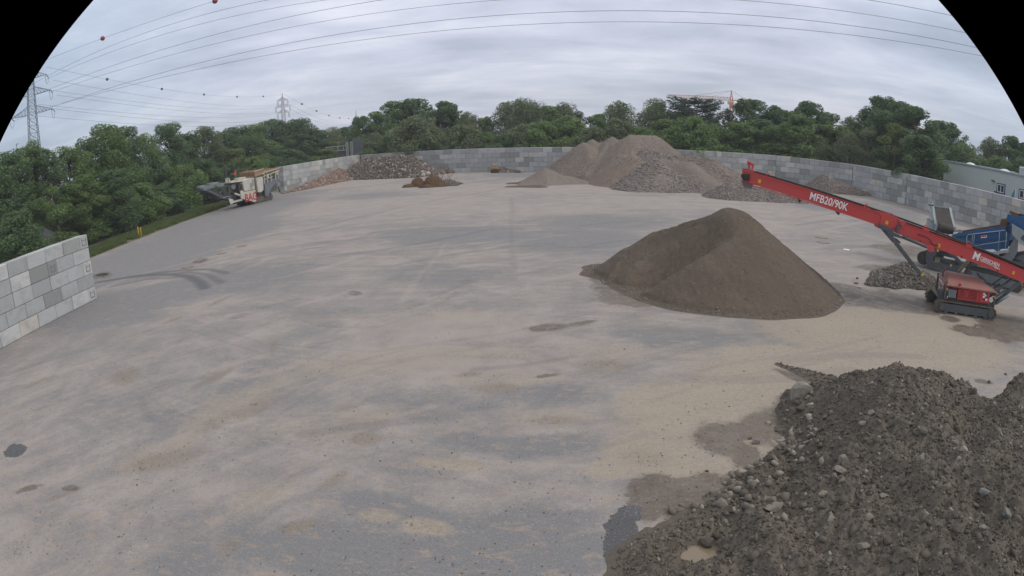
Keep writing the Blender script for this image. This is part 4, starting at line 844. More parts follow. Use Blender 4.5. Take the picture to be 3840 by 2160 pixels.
for i,(u,v,ln,ht,mk,lb) in enumerate(BR):
    # find the surface under that line of sight
    d=ray(u,v); hit=None; tt=4.0
    while tt<40:
        x,y,z=d[0]*tt,d[1]*tt,H+d[2]*tt
        zz=max(0.0,float(mf(np.array([x]),np.array([y]))[0])) if (mbox[0]<x<mbox[1] and mbox[2]<y<mbox[3]) else 0.0
        if z<=zz: hit=(x,y,zz); break
        tt+=.02
    if not hit: continue
    o=link('stone',rock_mesh(i+1,(ln,ln*.75,ht),M['rk_'+mk],3,.14),None,label=lb,cat='stone',group='stones on and around the soil mound')
    o.location=(hit[0]+d[0]*.05,hit[1]+d[1]*.05,hit[2]+ht*.06); o.rotation_euler=(random.Random(i).uniform(-.2,.2),random.Random(i+50).uniform(-.25,.25),random.Random(i+9).uniform(-.7,.7))
# loose pebbles on the asphalt, denser near the mound and heaps
rs=np.random.RandomState(77); n=90000
y=8.6+48*rs.rand(n)**1.7; x=rs.uniform(-1,1,n)*(4+y*1.05); k=(x>-24)&(x<30)
x,y=x[k],y[k]; gc=gvals(x,y); dn=fbm(x*.35,y*.35,4); pr_=.16*sst(.42,.7,dn)+.75*np.clip(gc[4]-.35,0,1)+.10*np.clip(gc[0],0,1); k=rs.rand(len(x))<pr_
x,y=x[k],y[k]
s=.012+.036*rs.power(.35,len(x)); V,Fc=stones(np.stack([x,y,s*.2],1),s,78)
link('loose_pebbles',np_mesh('loose_pebbles',V,Fc,[M['st_grey']]),None,label='loose pebbles and crumbs scattered over the dusty asphalt',cat='pebbles',kind='stuff')
# ------------------------------------------------------------------ lettering
def text(name,body,size,mt,parent,loc,rot,xs=1.0,bold=.0,shear=0.0,align='LEFT',thick=.004):
    cu=bpy.data.curves.new('t','FONT'); cu.body=body; cu.size=size; cu.extrude=thick; cu.offset=bold*size; cu.shear=shear; cu.align_x=align
    to=bpy.data.objects.new('t',cu); COL.objects.link(to); bpy.context.view_layer.update()
    me=bpy.data.meshes.new_from_object(to.evaluated_get(bpy.context.evaluated_depsgraph_get()))
    bpy.data.objects.remove(to); bpy.data.curves.remove(cu)
    for v in me.vertices: v.co.x*=xs
    me.materials.clear(); me.materials.append(mt); o=link(name,me,parent); o.location=loc; o.rotation_euler=rot; return o

def crawler(parent,x0,x1,y,wd,hgt,mt_frame='dgrey',grouser=.16):
    """one crawler: belt loop with grouser bars, side frame, sprocket and idler"""
    r=hgt/2; pts=[]; n=9
    for i in range(n+1): a=math.pi/2+math.pi*i/n; pts.append((x0+r+r*math.cos(a),r+r*math.sin(a)))
    for i in range(n+1): a=-math.pi/2+math.pi*i/n; pts.append((x1-r+r*math.cos(a),r+r*math.sin(a)))
    mb=MB(); m_=len(pts); t=.05
    cen=[((x0+x1)/2,r)]
    inn=[(x0+r+(p[0]-x0-r)*(r-t)/r if p[0]<x0+r else (x1-r+(p[0]-x1+r)*(r-t)/r if p[0]>x1-r else p[0]), r+(p[1]-r)*(r-t)/r) for p in pts]
    vs=[(p[0],y,p[1]) for p in pts]+[(p[0],y+wd,p[1]) for p in pts]+[(p[0],y,p[1]) for p in inn]+[(p[0],y+wd,p[1]) for p in inn]
    fs=[]
    for i in range(m_):
        j=(i+1)%m_; fs+=[(i,j,j+m_,i+m_),(i+2*m_,i+3*m_,j+3*m_,j+2*m_),(i,i+2*m_,j+2*m_,j),(i+m_,j+m_,j+3*m_,i+3*m_)]
    mb.add(vs,fs)
    # grousers along the loop
    L_=[0]
    for i in range(m_): a=pts[i]; b_=pts[(i+1)%m_]; L_.append(L_[-1]+math.hypot(b_[0]-a[0],b_[1]-a[1]))
    k=int(L_[-1]/grouser)
    for q in range(k):
        s_=q*L_[-1]/k; i=max(ii for ii in range(m_) if L_[ii]<=s_); a=pts[i]; b_=pts[(i+1)%m_]; f=(s_-L_[i])/(L_[i+1]-L_[i]+1e-9)
        px=a[0]+(b_[0]-a[0])*f; pz=a[1]+(b_[1]-a[1])*f; ang=math.atan2(b_[1]-a[1],b_[0]-a[0])
        mb.box((px,y+wd/2,pz),(.05,wd+.02,.07),Matrix.Rotation(-ang,3,'Y'))
    tr=mb.build('crawler_track',M['track'],parent)
    fb=MB(); fb.box(((x0+x1)/2,y+wd/2,r),(x1-x0-2*r-.12,wd-.04,hgt-.22),bev=.02)
    for i in range(5):
        xx=x0+r+.25+(x1-x0-2*r-.5)*i/4; fb.tube([(xx,y+.01,.12),(xx,y+wd-.01,.12)],.085,10)
    fb.build('track_frame',M[mt_frame],tr)
    for xx,nm in((x0+r,'idler_wheel'),(x1-r,'sprocket')):
        wb=MB(); wb.tube([(xx,y+.03,r),(xx,y+wd-.03,r)],r-t-.02,16); wb.mat(1).tube([(xx,y-.03,r),(xx,y+.02,r)],r*.5,12); wb.mat(0)
        for q in range(10):
            a=2*math.pi*q/10; wb.box((xx+math.cos(a)*(r-t),y+wd/2,r+math.sin(a)*(r-t)),(.06,wd*.5,.05),Matrix.Rotation(-a,3,'Y'))
        wb.build(nm,[M['track'],M['dgrey']],tr)
    return tr

# ================================================================== RED TRACKED STACKING CONVEYOR
def stacker():
    O=(19.34,24.22); az=R(-22.56); T=empty('stacking_conveyor',(O[0],O[1],0),az,label='long red tracked stacking conveyor with white lettering reaching up over the yard',cat='conveyor')
    crawler(T,-.12,3.12,.0,.42,.60); crawler(T,-.12,3.12,2.05,.42,.60)
    ch=MB(); ch.box((1.55,1.25,.62),(2.9,1.9,.14),bev=.02); ch.box((1.55,.35,.60),(3.0,.12,.22)); ch.box((1.55,2.1,.60),(3.0,.12,.22)); ch.box((1.5,1.25,.40),(1.0,2.1,.3),bev=.03)
    ch.box((.18,.55,.80),(.3,.5,.36)); ch.build('chassis',M['dgrey'],T)
    # power pack
    pp=MB(); pp.box((1.82,.98,1.06),(1.72,1.6,.70),bev=.015); pp.prism([(.62,.72),(.95,.72),(.95,1.41),(.7,1.41)],1.6,1.78)
    for q in range(2): pp.box((.97+q*.0,.22,1.06),(.03,.06,.7))
    P=pp.build('power_pack',M['red'],T)
    def louvre(x0,x1,z0,z1,n,y=.155,off=0):
        d=MB(); d.box(((x0+x1)/2,y,(z0+z1)/2),(x1-x0,.035,z1-z0),bev=.008)
        for i in range(n):
            zz=z0+.10+(z1-z0-.2)*i/(n-1); d.box(((x0+x1)/2,y-.03,zz),((x1-x0)*.72,.04,.018),(R(25),0,0))
        o=d.build('engine_door',M['red'],P)
        s_=MB()
        for i in range(n-1):
            zz=z0+.10+(z1-z0-.2)*(i+.5)/(n-1); s_.box(((x0+x1)/2,y-.02,zz-.01),((x1-x0)*.68,.008,.022))
        s_.box((x0+.03,y-.03,z0+.12),(.03,.03,.06)); s_.box((x0+.03,y-.03,z1-.12),(.03,.03,.06)); s_.build('vent_slot',M['black'],o)
    louvre(1.0,1.36,.74,1.36,7); louvre(1.40,2.08,.74,1.36,7)
    cp=MB(); cp.box((2.40,.155,1.05),(.50,.035,.58),bev=.008); co=cp.build('control_panel',M['red'],P)
    em=MB()
    for i,(a,b_) in enumerate(((-.08,.12),(.07,.13),(-.08,-.02),(.08,0),(0,.06),(-.05,-.14),(.08,-.13))): em.mat(i%2).box((2.42+a,.13,1.05+b_),(.10,.01,.09))
    em.build('emblem',[M['decal'],M['wblue']],co)
    rf=MB(); rf.add([(.28,.05,1.36),(3.02,.05,1.36),(3.02,1.95,1.42),(.28,1.95,1.42),(.62,.9,1.74),(2.1,.9,1.72),(2.1,1.5,1.72),(.62,1.5,1.74),(.28,.05,1.30),(3.02,.05,1.30),(3.02,1.95,1.36),(.28,1.95,1.36)],
           [(0,1,5,4),(1,2,6,5),(2,3,7,6),(3,0,4,7),(4,5,6,7),(0,8,9,1),(1,9,10,2),(2,10,11,3),(3,11,8,0),(8,11,10,9)]); rf.build('roof',M['redroof'],P)
    ps=MB()
    for (x,y) in((.30,.15),(.30,1.85),(2.95,.15),(2.95,1.85)): ps.box((x,y,1.08),(.09,.09,.86))
    ps.box((.30,1.0,1.78),(.08,.08,.5)); ps.beam((2.3,.9,1.85),(3.0,.5,1.25),.08,.08); ps.beam((2.3,1.6,1.85),(3.0,1.9,1.25),.08,.08); split_build(ps,'post',[M['dgrey']],T)
    tb=MB(); tb.box((.66,.28,.93),(.42,.34,.34),bev=.02).mat(1).box((.66,.28,1.115),(.44,.36,.03),bev=.01); tb.build('toolbox',[M['mgrey'],M['lgrey']],T)
    bc=MB(); bc.tube([(1.0,.12,1.42),(1.0,.12,1.55)],.06,10).tube([(.42,1.3,1.74),(.42,1.3,1.95)],.07,10); split_build(bc,'beacon',[M['red']],T)
    ys=MB()
    for x,z in((.36,1.15),(.42,.78),(2.93,1.1)): ys.box((x,.095,z),(.05,.01,.12))
    split_build(ys,'sticker',[M['yellow']],T)
    # boom
    zt=lambda s:5.46-.1985*(s+9.8); th=math.atan(.1985)
    B=empty('boom',(0,0,0)); B.parent=T
    Y0,Y1=.50,1.58
    def side(y,name='side_panel'):
        p=MB()
        p.prism([(-9.83,zt(-9.8)+.06),(-3.0,zt(-3.0)),(-3.0,zt(-3.0)-.60),(-9.78,zt(-9.8)-.50)],y-.02,y+.02)
        p.prism([(-3.0,zt(-3.0)-.10),(9.6,zt(9.6)-.10),(9.6,zt(9.6)-.66),(-3.0,zt(-3.0)-.66)],y-.018,y+.018)
        for z_ in (0,-.58): 
            p.beam((-9.8,y,zt(-9.8)+z_+.02),(-3.0,y,zt(-3.0)+z_-.01),.09,.035,(0,1,0)) if False else p.beam((-9.75,y,zt(-9.75)+z_),(-3.0,y,zt(-3.0)+z_),.10,.03)
            p.beam((-3.0,y,zt(-3.0)+z_-.09),(9.6,y,zt(9.6)+z_-.09),.10,.03)
        return p.build(name,M['red'],B)
    sp1=side(Y0); side(Y1)
    bt=MB(); hm=(Y0+Y1)/2
    bt.beam((-9.7,hm,zt(-9.7)+.07),(9.5,hm,zt(9.5)-.02),Y1-Y0-.10,.03); bt.beam((-9.6,hm,zt(-9.6)-.50),(9.5,hm,zt(9.5)-.60),Y1-Y0-.16,.02)
    bt.beam((-9.2,Y0+.04,zt(-9.2)+.09),(9.5,Y0+.04,zt(9.5)+.0),.10,.08); bt.build('belt',M['black'],B)
    dr=MB(); dr.tube([(-9.62,Y0+.05,zt(-9.62)-.22),(-9.62,Y1-.05,zt(-9.62)-.22)],.24,18).box((-9.62,Y0-.06,zt(-9.6)-.26),(.32,.10,.30)).tube([(-9.62,Y0-.2,zt(-9.6)-.24),(-9.62,Y0-.05,zt(-9.6)-.24)],.11,10); dr.build('head_drum',M['black'],B)
    gp=MB(); gp.prism([(-9.86,zt(-9.8)-.5),(-9.3,zt(-9.3)-.52),(-9.35,zt(-9.3)-.74),(-9.72,zt(-9.7)-.80)],Y0+.03,Y1-.03); gp.build('discharge_skirt',M['mgrey'],B)
    hb=MB(); hb.box((-9.5,Y0+.06,zt(-9.5)+.20),(.10,.10,.34)).box((-9.42,Y0+.06,zt(-9.5)+.36),(.32,.14,.10)).box((-9.35,Y0+.06,zt(-9.4)+.18),(.08,.08,.28),(0,R(12),0)).tube([(-9.5,Y0+.06,zt(-9.5)+.40),(-9.5,Y0+.06,zt(-9.5)+.50)],.10,10); hb.build('warning_light',M['red'],B)
    for s_ in (-8.6,-3.95,-.98,1.3):
        e_=MB(); pts=[]
        for i in range(9): a=math.pi*i/8; pts.append((s_+.09*math.cos(a),Y0,zt(s_)+.05+.13*math.sin(a)))
        e_.tube(pts,.025,6).box((s_+.02,Y0-.03,zt(s_)-.03),(.34,.03,.14),(0,th,0)); e_.build('lifting_eye',M['red'],B)
    fj=MB(); fj.prism([(-3.62,zt(-3.6)+.03),(-2.85,zt(-2.85)+.10),(-2.35,zt(-2.35)+.06),(-2.30,zt(-2.3)-.16),(-2.7,zt(-2.7)-.62),(-3.1,zt(-3.1)-.72),(-3.55,zt(-3.5)-.68),(-3.25,zt(-3.2)-.5),(-3.2,zt(-3.2)-.1)],Y0-.06,Y0-.022)
    fj.prism([(-2.42,zt(-2.4)-.02),(-1.95,zt(-1.95)+.02),(-2.12,zt(-2.1)-.32),(-2.35,zt(-2.3)-.12)],Y0-.09,Y0-.062)
    fj.prism([(-3.5,zt(-3.5)+.04),(-2.4,zt(-2.4)+.08),(-2.5,zt(-2.5)-.5),(-3.3,zt(-3.3)-.55)],Y1+.022,Y1+.06); fj.build('fold_joint',M['red'],B)
    bk=MB(); bk.prism([(-3.35,zt(-3.35)-.50),(-2.95,zt(-2.95)-.50),(-2.0,zt(-2.0)-.68),(-2.05,zt(-2.05)-.80),(-2.8,zt(-2.8)-.86),(-3.3,zt(-3.3)-.66)],Y0-.16,Y0-.095); bk.beam((-2.45,Y0-.12,zt(-2.45)-.7),(-2.3,Y0-.12,zt(-2.3)-.12),.08,.09); bk.build('link_bracket',M['dgrey'],B)
    hc=MB(); hc.tube([(-2.05,Y0-.14,zt(-2.05)-.72),(-.75,Y0-.14,zt(-.75)-.78)],.085,10).mat(1).tube([(-2.6,Y0-.14,zt(-2.6)-.66),(-2.0,Y0-.14,zt(-2.0)-.72)],.045,8); hc.build('fold_cylinder',[M['dgrey'],M['chrome']],B)
    rp=MB(); rp.prism([(-.85,zt(-.85)-.62),(-.55,zt(-.55)-.62),(-.45,zt(-.5)-.85),(-.72,zt(-.7)-.95),(-.95,zt(-.9)-.80)],Y0-.22,Y0-.20); rp.build('red_guard_plate',M['red'],B)
    hs=MB(); hs.tube([(-1.35,Y0-.05,zt(-1.35)-.36),(-1.0,Y0-.08,zt(-1.0)-.34),(-.75,Y0-.08,zt(-.8)-.40),(-.6,Y0-.08,zt(-.6)-.55),(-.45,Y0-.06,zt(-.45)-.58),(-.25,Y0-.04,zt(-.25)-.52)],.022,6); hs.build('hydraulic_hose',M['black'],B)
    yl=MB()
    for s_,dz in((-9.0,-.28),(-2.92,-.34),(-.22,-.52),(3.9,-.42)): yl.box((s_,Y0-.07 if abs(s_+2.92)<.1 else Y0-.025,zt(s_)+dz),(.13,.012,.16),(0,th,0))
    split_build(yl,'sticker',[M['yellow']],B)
    rl=MB()
    for s_ in (-5.25,-7.1,-3.3,-1.2,1.0,3.0,5.0,7.0): rl.tube([(s_,Y0-.04,zt(s_)-.66),(s_,Y1+.04,zt(s_)-.66)],.06,8)
    split_build(rl,'return_roller',[M['black']],B)
    # lettering on the near panel; local text frame: x along boom, z up
    rot=Euler((R(90),th,0)); 
    text('lettering','MFB20/90K',.50,M['decal'],B,(-6.68,Y0-.028,zt(-6.68)-.42),rot,xs=.78,bold=.012)
    text('lettering','M',.50,M['decal'],B,(1.55,Y0-.028,zt(1.55)-.52),rot,xs=.95,bold=.035,shear=.1)
    text('lettering','OERSCHEN',.245,M['decal'],B,(1.98,Y0-.028,zt(1.98)-.44),rot,xs=.88,bold=.012)
    text('lettering','GmbH',.11,M['decal'],B,(2.78,Y0-.028,zt(2.78)-.55),rot,xs=1.1,bold=.01)
    ul=MB(); ul.beam((2.0,Y0-.028,zt(2.0)-.485),(2.98,Y0-.028,zt(2.98)-.485),.008,.02); ul.build('underline',M['decal'],B)
    # legs
    lg=MB()
    for y in (Y0-.08,Y1+.08):
        lg.beam((-2.88,y,zt(-2.88)-.72),(-.92,y,1.52),.13,.15)
        lg.beam((-3.05,y,zt(-3.05)-.70),(-2.3,y,2.75),.16,.10)
    lg.beam((-2.2,Y0-.08,2.92),(-2.2,Y1+.08,2.92),.07,.07); lg.beam((-1.2,Y0-.08,1.82),(-1.2,Y1+.08,1.82),.07,.07)
    lg.build('support_leg',M['dgrey'],T)
    l2=MB()
    for y in (Y0-.08,Y1+.08):
        l2.beam((-1.05,y,1.66),(.14,y,.60),.08,.10)
        for i in range(8): l2.mat(1).box((-.85+i*.125,y-.045,1.49-i*.112),(.035,.012,.035)).mat(0)
    M['legend']=paint('dusty_pale_leg',(.20,.18,.13),.8,0,.5); l2.build('leg_extension',[M['legend'],M['black']],T)
    yb=MB(); yb.box((-.93,Y0-.16,1.6),(.10,.02,.14),(0,R(40),0)); yb.build('sticker',M['yellow'],T)
    st=MB()
    for y in (Y0,Y1):
        st.beam((2.95,y,.62),(4.35,y,zt(4.35)-.72),.12,.14); st.beam((2.95,y-.1,.95),(3.6,y-.1,1.5),.09,.09); st.beam((3.0,y,.70),(3.7,y,1.15),.12,.12)
        st.beam((3.1,y,1.3),(3.9,y,zt(3.9)-.75),.07,.07)
    st.beam((3.6,Y0,1.5),(3.6,Y1,1.5),.08,.08); st.beam((4.2,Y0,2.0),(4.2,Y1,2.0),.1,.1)
    st.build('rear_strut',M['dgrey'],T)
    sc=MB(); sc.tube([(3.1,Y0-.18,.75),(3.75,Y0-.18,1.25)],.07,8).tube([(3.15,Y1-.1,.85),(3.9,Y1-.1,1.5)],.07,8); split_build(sc,'lift_cylinder',[M['mgrey']],T)
    # tail hopper, beyond the frame edge
    th_=MB(); th_.box((9.4,hm,zt(9.4)-.2),(1.8,1.7,.9),(0,th,0)); th_.build('feed_hopper',M['red'],T)
    wl=MB(); wl.box((9.2,hm,.35),(1.0,1.2,.7)); wl.build('tail_support',M['dgrey'],T)
    return T
stacker()

# ================================================================== GREY AND BLUE TRACKED SCREENER
def screener():
    O=(25.44,33.5); az=R(-54); T=empty('screening_plant',(O[0],O[1],0),az,label='grey tracked screening plant with a blue screen box, behind the red conveyor',cat='screening machine')
    crawler(T,2.45,6.4,.15,.5,.72,'mgrey'); crawler(T,2.45,6.4,2.3,.5,.72,'mgrey')
    c=MB(); 
    c.prism([(2.2,.62),(7.6,1.0),(7.6,1.32),(2.2,.92)],.25,.45); c.prism([(2.2,.62),(7.6,1.0),(7.6,1.32),(2.2,.92)],2.2,2.4); c.box((4.4,1.3,.75),(1.2,2.2,.3))
    # arched front side plate
    for y in (.0,2.4):
        c.prism([(-.05,.18),(2.15,.28),(2.3,.52),(2.3,.88),(1.9,.66),(.35,.55),(.25,.8),(.55,1.25),(1.05,1.50),(1.35,1.55),(1.1,1.78),(.35,1.78),(-.05,1.55),(-.25,1.0),(-.2,.5)],y,y+.12)
        c.beam((1.0,y+.06,1.62),(2.35,y+.06,.78),.13,.22)
    c.build('chassis',M['dgrey'],T)
    ip=MB(); ip.box((1.1,.45,1.18),(1.25,.06,.34)); ip.box((1.05,.42,.74),(1.3,.25,.28),bev=.02); ip.box((1.0,.30,.50),(1.7,.10,.10)); ip.build('inner_panel',M['dgrey'],T)
    hn=MB(); hn.beam((.3,.12,.56),(1.7,.12,.60),.04,.05); hn.box((.55,.2,.72),(.35,.2,.22)); hn.build('step_bar',M['legend'],T)
    ys=MB()
    for x,z in((.15,1.28),(.55,1.32),(1.55,.62)): ys.box((x,-.01,z),(.12,.012,.15))
    split_build(ys,'sticker',[M['yellow']],T)
    bt=MB(); bt.tube([(-.45,.1,.62),(-.45,2.3,.62)],.42,18); bt.build('tail_drum',M['belt'],T)
    # long low discharge boom running up to the left under the red conveyor
    bm=MB()
    for y in (.45,1.6):
        bm.prism([(-3.3,2.22),(-2.6,2.22),(-1.0,1.95),(.2,1.72),(.4,1.45),(.1,1.36),(-.4,1.42),(-3.1,2.02)],y,y+.10)
    bm.beam((-3.2,1.05,2.10),(.2,1.05,1.60),1.0,.05); bm.box((-2.9,.42,2.12),(.3,.12,.25)); bm.build('discharge_boom',M['dgrey'],T)
    # ladder-like strut
    ld_=MB(); ld_.beam((2.05,-.06,.35),(2.75,-.06,1.40),.03,.09).beam((2.22,-.06,.35),(2.92,-.06,1.38),.03,.09)
    for i in range(7): ld_.beam((2.15+i*.1,-.06,.45+i*.145),(2.30+i*.1,-.06,.44+i*.145),.03,.03)
    ld_.build('ladder',M['legend'],T)
    # control bar
    cb_=MB(); cb_.box((3.9,.12,.98),(2.1,.10,.16),bev=.02)
    for i in range(5): cb_.mat(1 if i in(1,2) else 2).tube([(3.35+i*.14,.06,.99),(3.35+i*.14,.04,.99)],.045,8).mat(0)
    cb_.build('control_bar',[M['dgrey'],M['yellow'],M['lgrey']],T)
    # blue screen box, inclined
    def bx(s0,z0,s1,z1,h,y0,y1): return [(s0,z0-h),(s1,z1-h),(s1,z1),(s0,z0)]
    sb_=MB(); dz=lambda s:2.42+.345*(s-1.3)
    for y in (.35,2.25):
        sb_.prism([(1.25,dz(1.25)-.08),(4.75,dz(4.75)-.08),(5.15,dz(5.1)-.55),(5.1,dz(5.1)-1.35),(2.6,1.75),(1.6,1.9)],y,y+.08)
        sb_.prism([(1.3,dz(1.3)-.16),(4.8,dz(4.8)-.16),(4.85,dz(4.85)+.04),(1.35,dz(1.35)+.04)],y-.10,y+.02)
    sb_.box((3.2,1.33,2.2),(2.6,1.9,.08),(0,-R(19),0))
    S_=sb_.build('screen_box',M['blue'],T)
    br=MB(); br.prism([(1.0,2.30),(1.5,2.62),(4.95,dz(4.95)+.16),(5.15,dz(5.1)+.05),(5.0,dz(5)-.25),(1.3,2.2)],2.36,2.44); br.prism([(1.0,2.12),(1.35,2.42),(1.35,2.2)],.4,2.4); br.box((3.1,1.35,dz(3.1)-.22),(3.8,1.75,.06),(0,-R(19),0)); br.build('screen_mesh',M['rust'],S_)
    bo=MB()
    for i in range(10):
        s_=2.1+i*.29; bo.tube([(s_,.33,dz(s_)-.62),(s_+.06,.27,dz(s_)-.56)],.045,6).box((s_+.02,.30,dz(s_)-.64),(.16,.08,.03),(0,R(-25),0))
    bo.tube([(2.95,.22,2.08),(2.95,.36,2.08)],.26,16).tube([(4.4,.22,2.40),(4.4,.36,2.40)],.30,16).box((3.15,.3,1.9),(.5,.2,.5)); bo.build('side_bracket',M['blue'],S_)
    tg=MB(); tg.box((3.45,.32,dz(3.45)-.40),(.40,.012,.14),(0,-R(19),0)); to=tg.build('warning_plate',M['decal'],S_); 
    tg=MB(); tg.box((3.45,.31,dz(3.45)-.38),(.34,.01,.07),(0,-R(19),0)); tg.build('warning_stripe',M['bagred'],to)
    # grey handrail in front of it
    hr=MB(); yy=.02
    hr.tube([(2.55,yy,2.05),(2.42,yy,2.12),(2.38,yy,2.56),(2.48,yy,2.70),(4.85,yy,3.46),(4.95,yy,3.36),(5.0,yy,2.36)],.028,6); hr.tube([(2.9,yy,2.1),(5.05,yy,2.88)],.024,6); hr.tube([(2.9,yy,2.10),(2.86,yy,2.82)],.024,6); hr.tube([(4.55,yy,2.2),(4.5,yy,3.34)],.024,6); hr.tube([(2.55,yy,2.05),(2.78,yy,2.12),(2.74,yy,2.78)],.02,6); hr.build('handrail',M['lgrey'],T)
    wk=MB(); wk.prism([(3.75,1.72),(5.25,2.22),(5.28,2.38),(3.78,1.86)],-.05,.30); wk.build('walkway',M['lgrey'],T)
    # machinery clutter under the box
    mc=MB(); rnd=random.Random(8)
    for i in range(34):
        x=rnd.uniform(2.6,6.6); mc.mat(rnd.choice([0,0,1,2])).box((x,rnd.uniform(.5,2.2),rnd.uniform(1.05,1.55)+.17*(x-2.6)),(rnd.uniform(.15,.6),rnd.uniform(.15,.5),rnd.uniform(.08,.35)),(rnd.uniform(-.3,.3),rnd.uniform(-.5,.3),0))
    for i in range(10):
        x=rnd.uniform(2.6,6.0); mc.mat(0).tube([(x,.4,1.2+.15*(x-2.6)),(x+.3,.3,1.5+.15*(x-2.6)),(x+.7,.4,1.3+.2*(x-2.6))],.03,6)
    mc.build('underbody_machinery',[M['dgrey'],M['legend'],M['rust']],T)
    # feed hopper at the right with brown liner
    hp=MB(); hp.prism([(4.90,3.98),(6.9,3.65),(7.4,4.15),(7.4,4.55),(4.95,4.42)],.1,.2); hp.prism([(4.90,3.98),(6.9,3.65),(7.4,4.15),(7.4,4.55),(4.95,4.42)],2.6,2.7); hp.prism([(4.85,3.98),(4.95,3.98),(4.98,4.42),(4.88,4.42)],.1,2.7)
    hp.prism([(5.3,3.98),(6.6,3.0),(7.4,3.0),(7.4,3.9),(5.6,4.02)],.2,.3); hp.box((4.85,1.4,3.3),(.5,1.6,.9)); hp.beam((5.1,.15,3.9),(7.4,.15,3.3),.1,.3); H_=hp.build('feed_hopper',M['blue'],T)
    ln=MB(); ln.prism([(4.35,3.55),(4.85,3.6),(4.9,4.1),(4.42,4.0)],.5,2.4); ln.prism([(4.62,4.05),(4.95,4.05),(5.4,4.5),(4.85,4.58)],1.2,2.6); ln.prism([(5.0,4.0),(7.3,4.2),(7.3,4.28),(5.0,4.2)],.3,2.5); ln.build('worn_liner',M['rust'],H_)
    gp=MB(); gp.prism([(5.25,3.95),(5.35,3.30),(5.75,3.05),(7.4,2.35),(7.4,3.1),(5.9,3.75)],-.06,.02); gp.build('side_panel',M['lgrey'],T)
    gm_=MB(); gm_.prism([(5.9,3.2),(6.6,2.9),(6.75,3.2),(6.05,3.45)],-.075,-.062); gm_.build('panel_grille',M['dgrey'],T)
    sg=MB(); sg.prism([(4.1,1.45),(5.0,2.0),(5.5,3.15),(5.75,3.15),(5.8,2.4),(5.5,1.7),(6.2,1.35),(6.2,1.2),(4.2,1.3)],.02,.12); sg.beam((4.9,.5,1.4),(7.2,.5,2.6),.2,.35); sg.build('support_arm',M['mgrey'],T)
    bb=MB(); bb.box((6.1,.9,1.9),(.9,.9,1.0),(0,R(-20),0),bev=.1); bb.build('engine_cover',M['dgrey'],T)
    rc_=MB(); rc_.beam((5.2,.2,1.55),(7.6,.2,2.3),.8,.06); rc_.beam((5.2,-.2,1.50),(7.6,-.2,2.25),.08,.22); rc_.build('lower_conveyor',M['dgrey'],T)
    # side conveyor with black drum turned to us, standing at the far left
    C=empty('side_conveyor',(.45,1.1,0)); C.parent=T; C.rotation_euler=(0,0,R(30))
    cf=MB()
    # local: x right, y away, z up; drum near, frame rising away
    for x in (-.62,.62):
        cf.beam((x,-.35,2.74),(x,1.15,3.82),.16,.22)
        cf.box((x,-.45,2.72),(.16,.26,.34))
    cf.box((0,1.2,3.80),(1.5,.10,.14))
    for i in range(6): cf.tube([(-.5+i*.2,1.13,3.84),(-.5+i*.2,1.05,3.84)],.05,8)
    cf.box((.86,-.45,2.66),(.34,.16,.14)); cf.box((1.08,-.45,2.68),(.2,.24,.2)); cf.beam((-.75,.9,4.05),(-.72,.2,2.9),.06,.4)
    cf.beam((-.4,.3,1.5),(-.4,.2,2.9),.1,.1); cf.beam((.4,.3,1.5),(.4,.2,2.9),.1,.1)
    cf.build('conveyor_frame',M['lgrey'],C)
    db=MB(); db.tube([(-.54,-.45,2.66),(-.2,-.45,2.66),(.2,-.45,2.66),(.54,-.45,2.66)],[.27,.30,.30,.27],20); db.build('head_drum',M['belt'],C)
    bl=MB(); bl.beam((0,-.42,2.94),(0,1.1,3.80),1.08,.03); bl.beam((0,-.2,2.95),(0,.2,3.18),.95,.05); bl.build('belt',M['belt'],C)
    gd=MB(); gd.prism([(-1.25,2.75),(-1.2,3.12),(-.95,3.05),(-.66,2.72),(-.66,2.4),(-1.0,2.5)],-.3,-.2); gd.prism([(-1.25,3.12),(-1.2,3.16),(-.66,2.86),(-.66,2.72)],-.3,.3); gd.build('drive_guard',M['lgrey'],C)
    lp=MB(); lp.tube([(-1.02,-.1,2.9),(-1.02,-.1,3.98)],.035,8).box((-1.02,-.1,4.02),(.42,.22,.05)).mat(1).box((-1.14,-.16,3.96),(.12,.12,.07)).box((-.90,-.16,3.96),(.12,.12,.07)); lp.build('work_light',[M['lgrey'],M['black']],C)
    return T
screener()

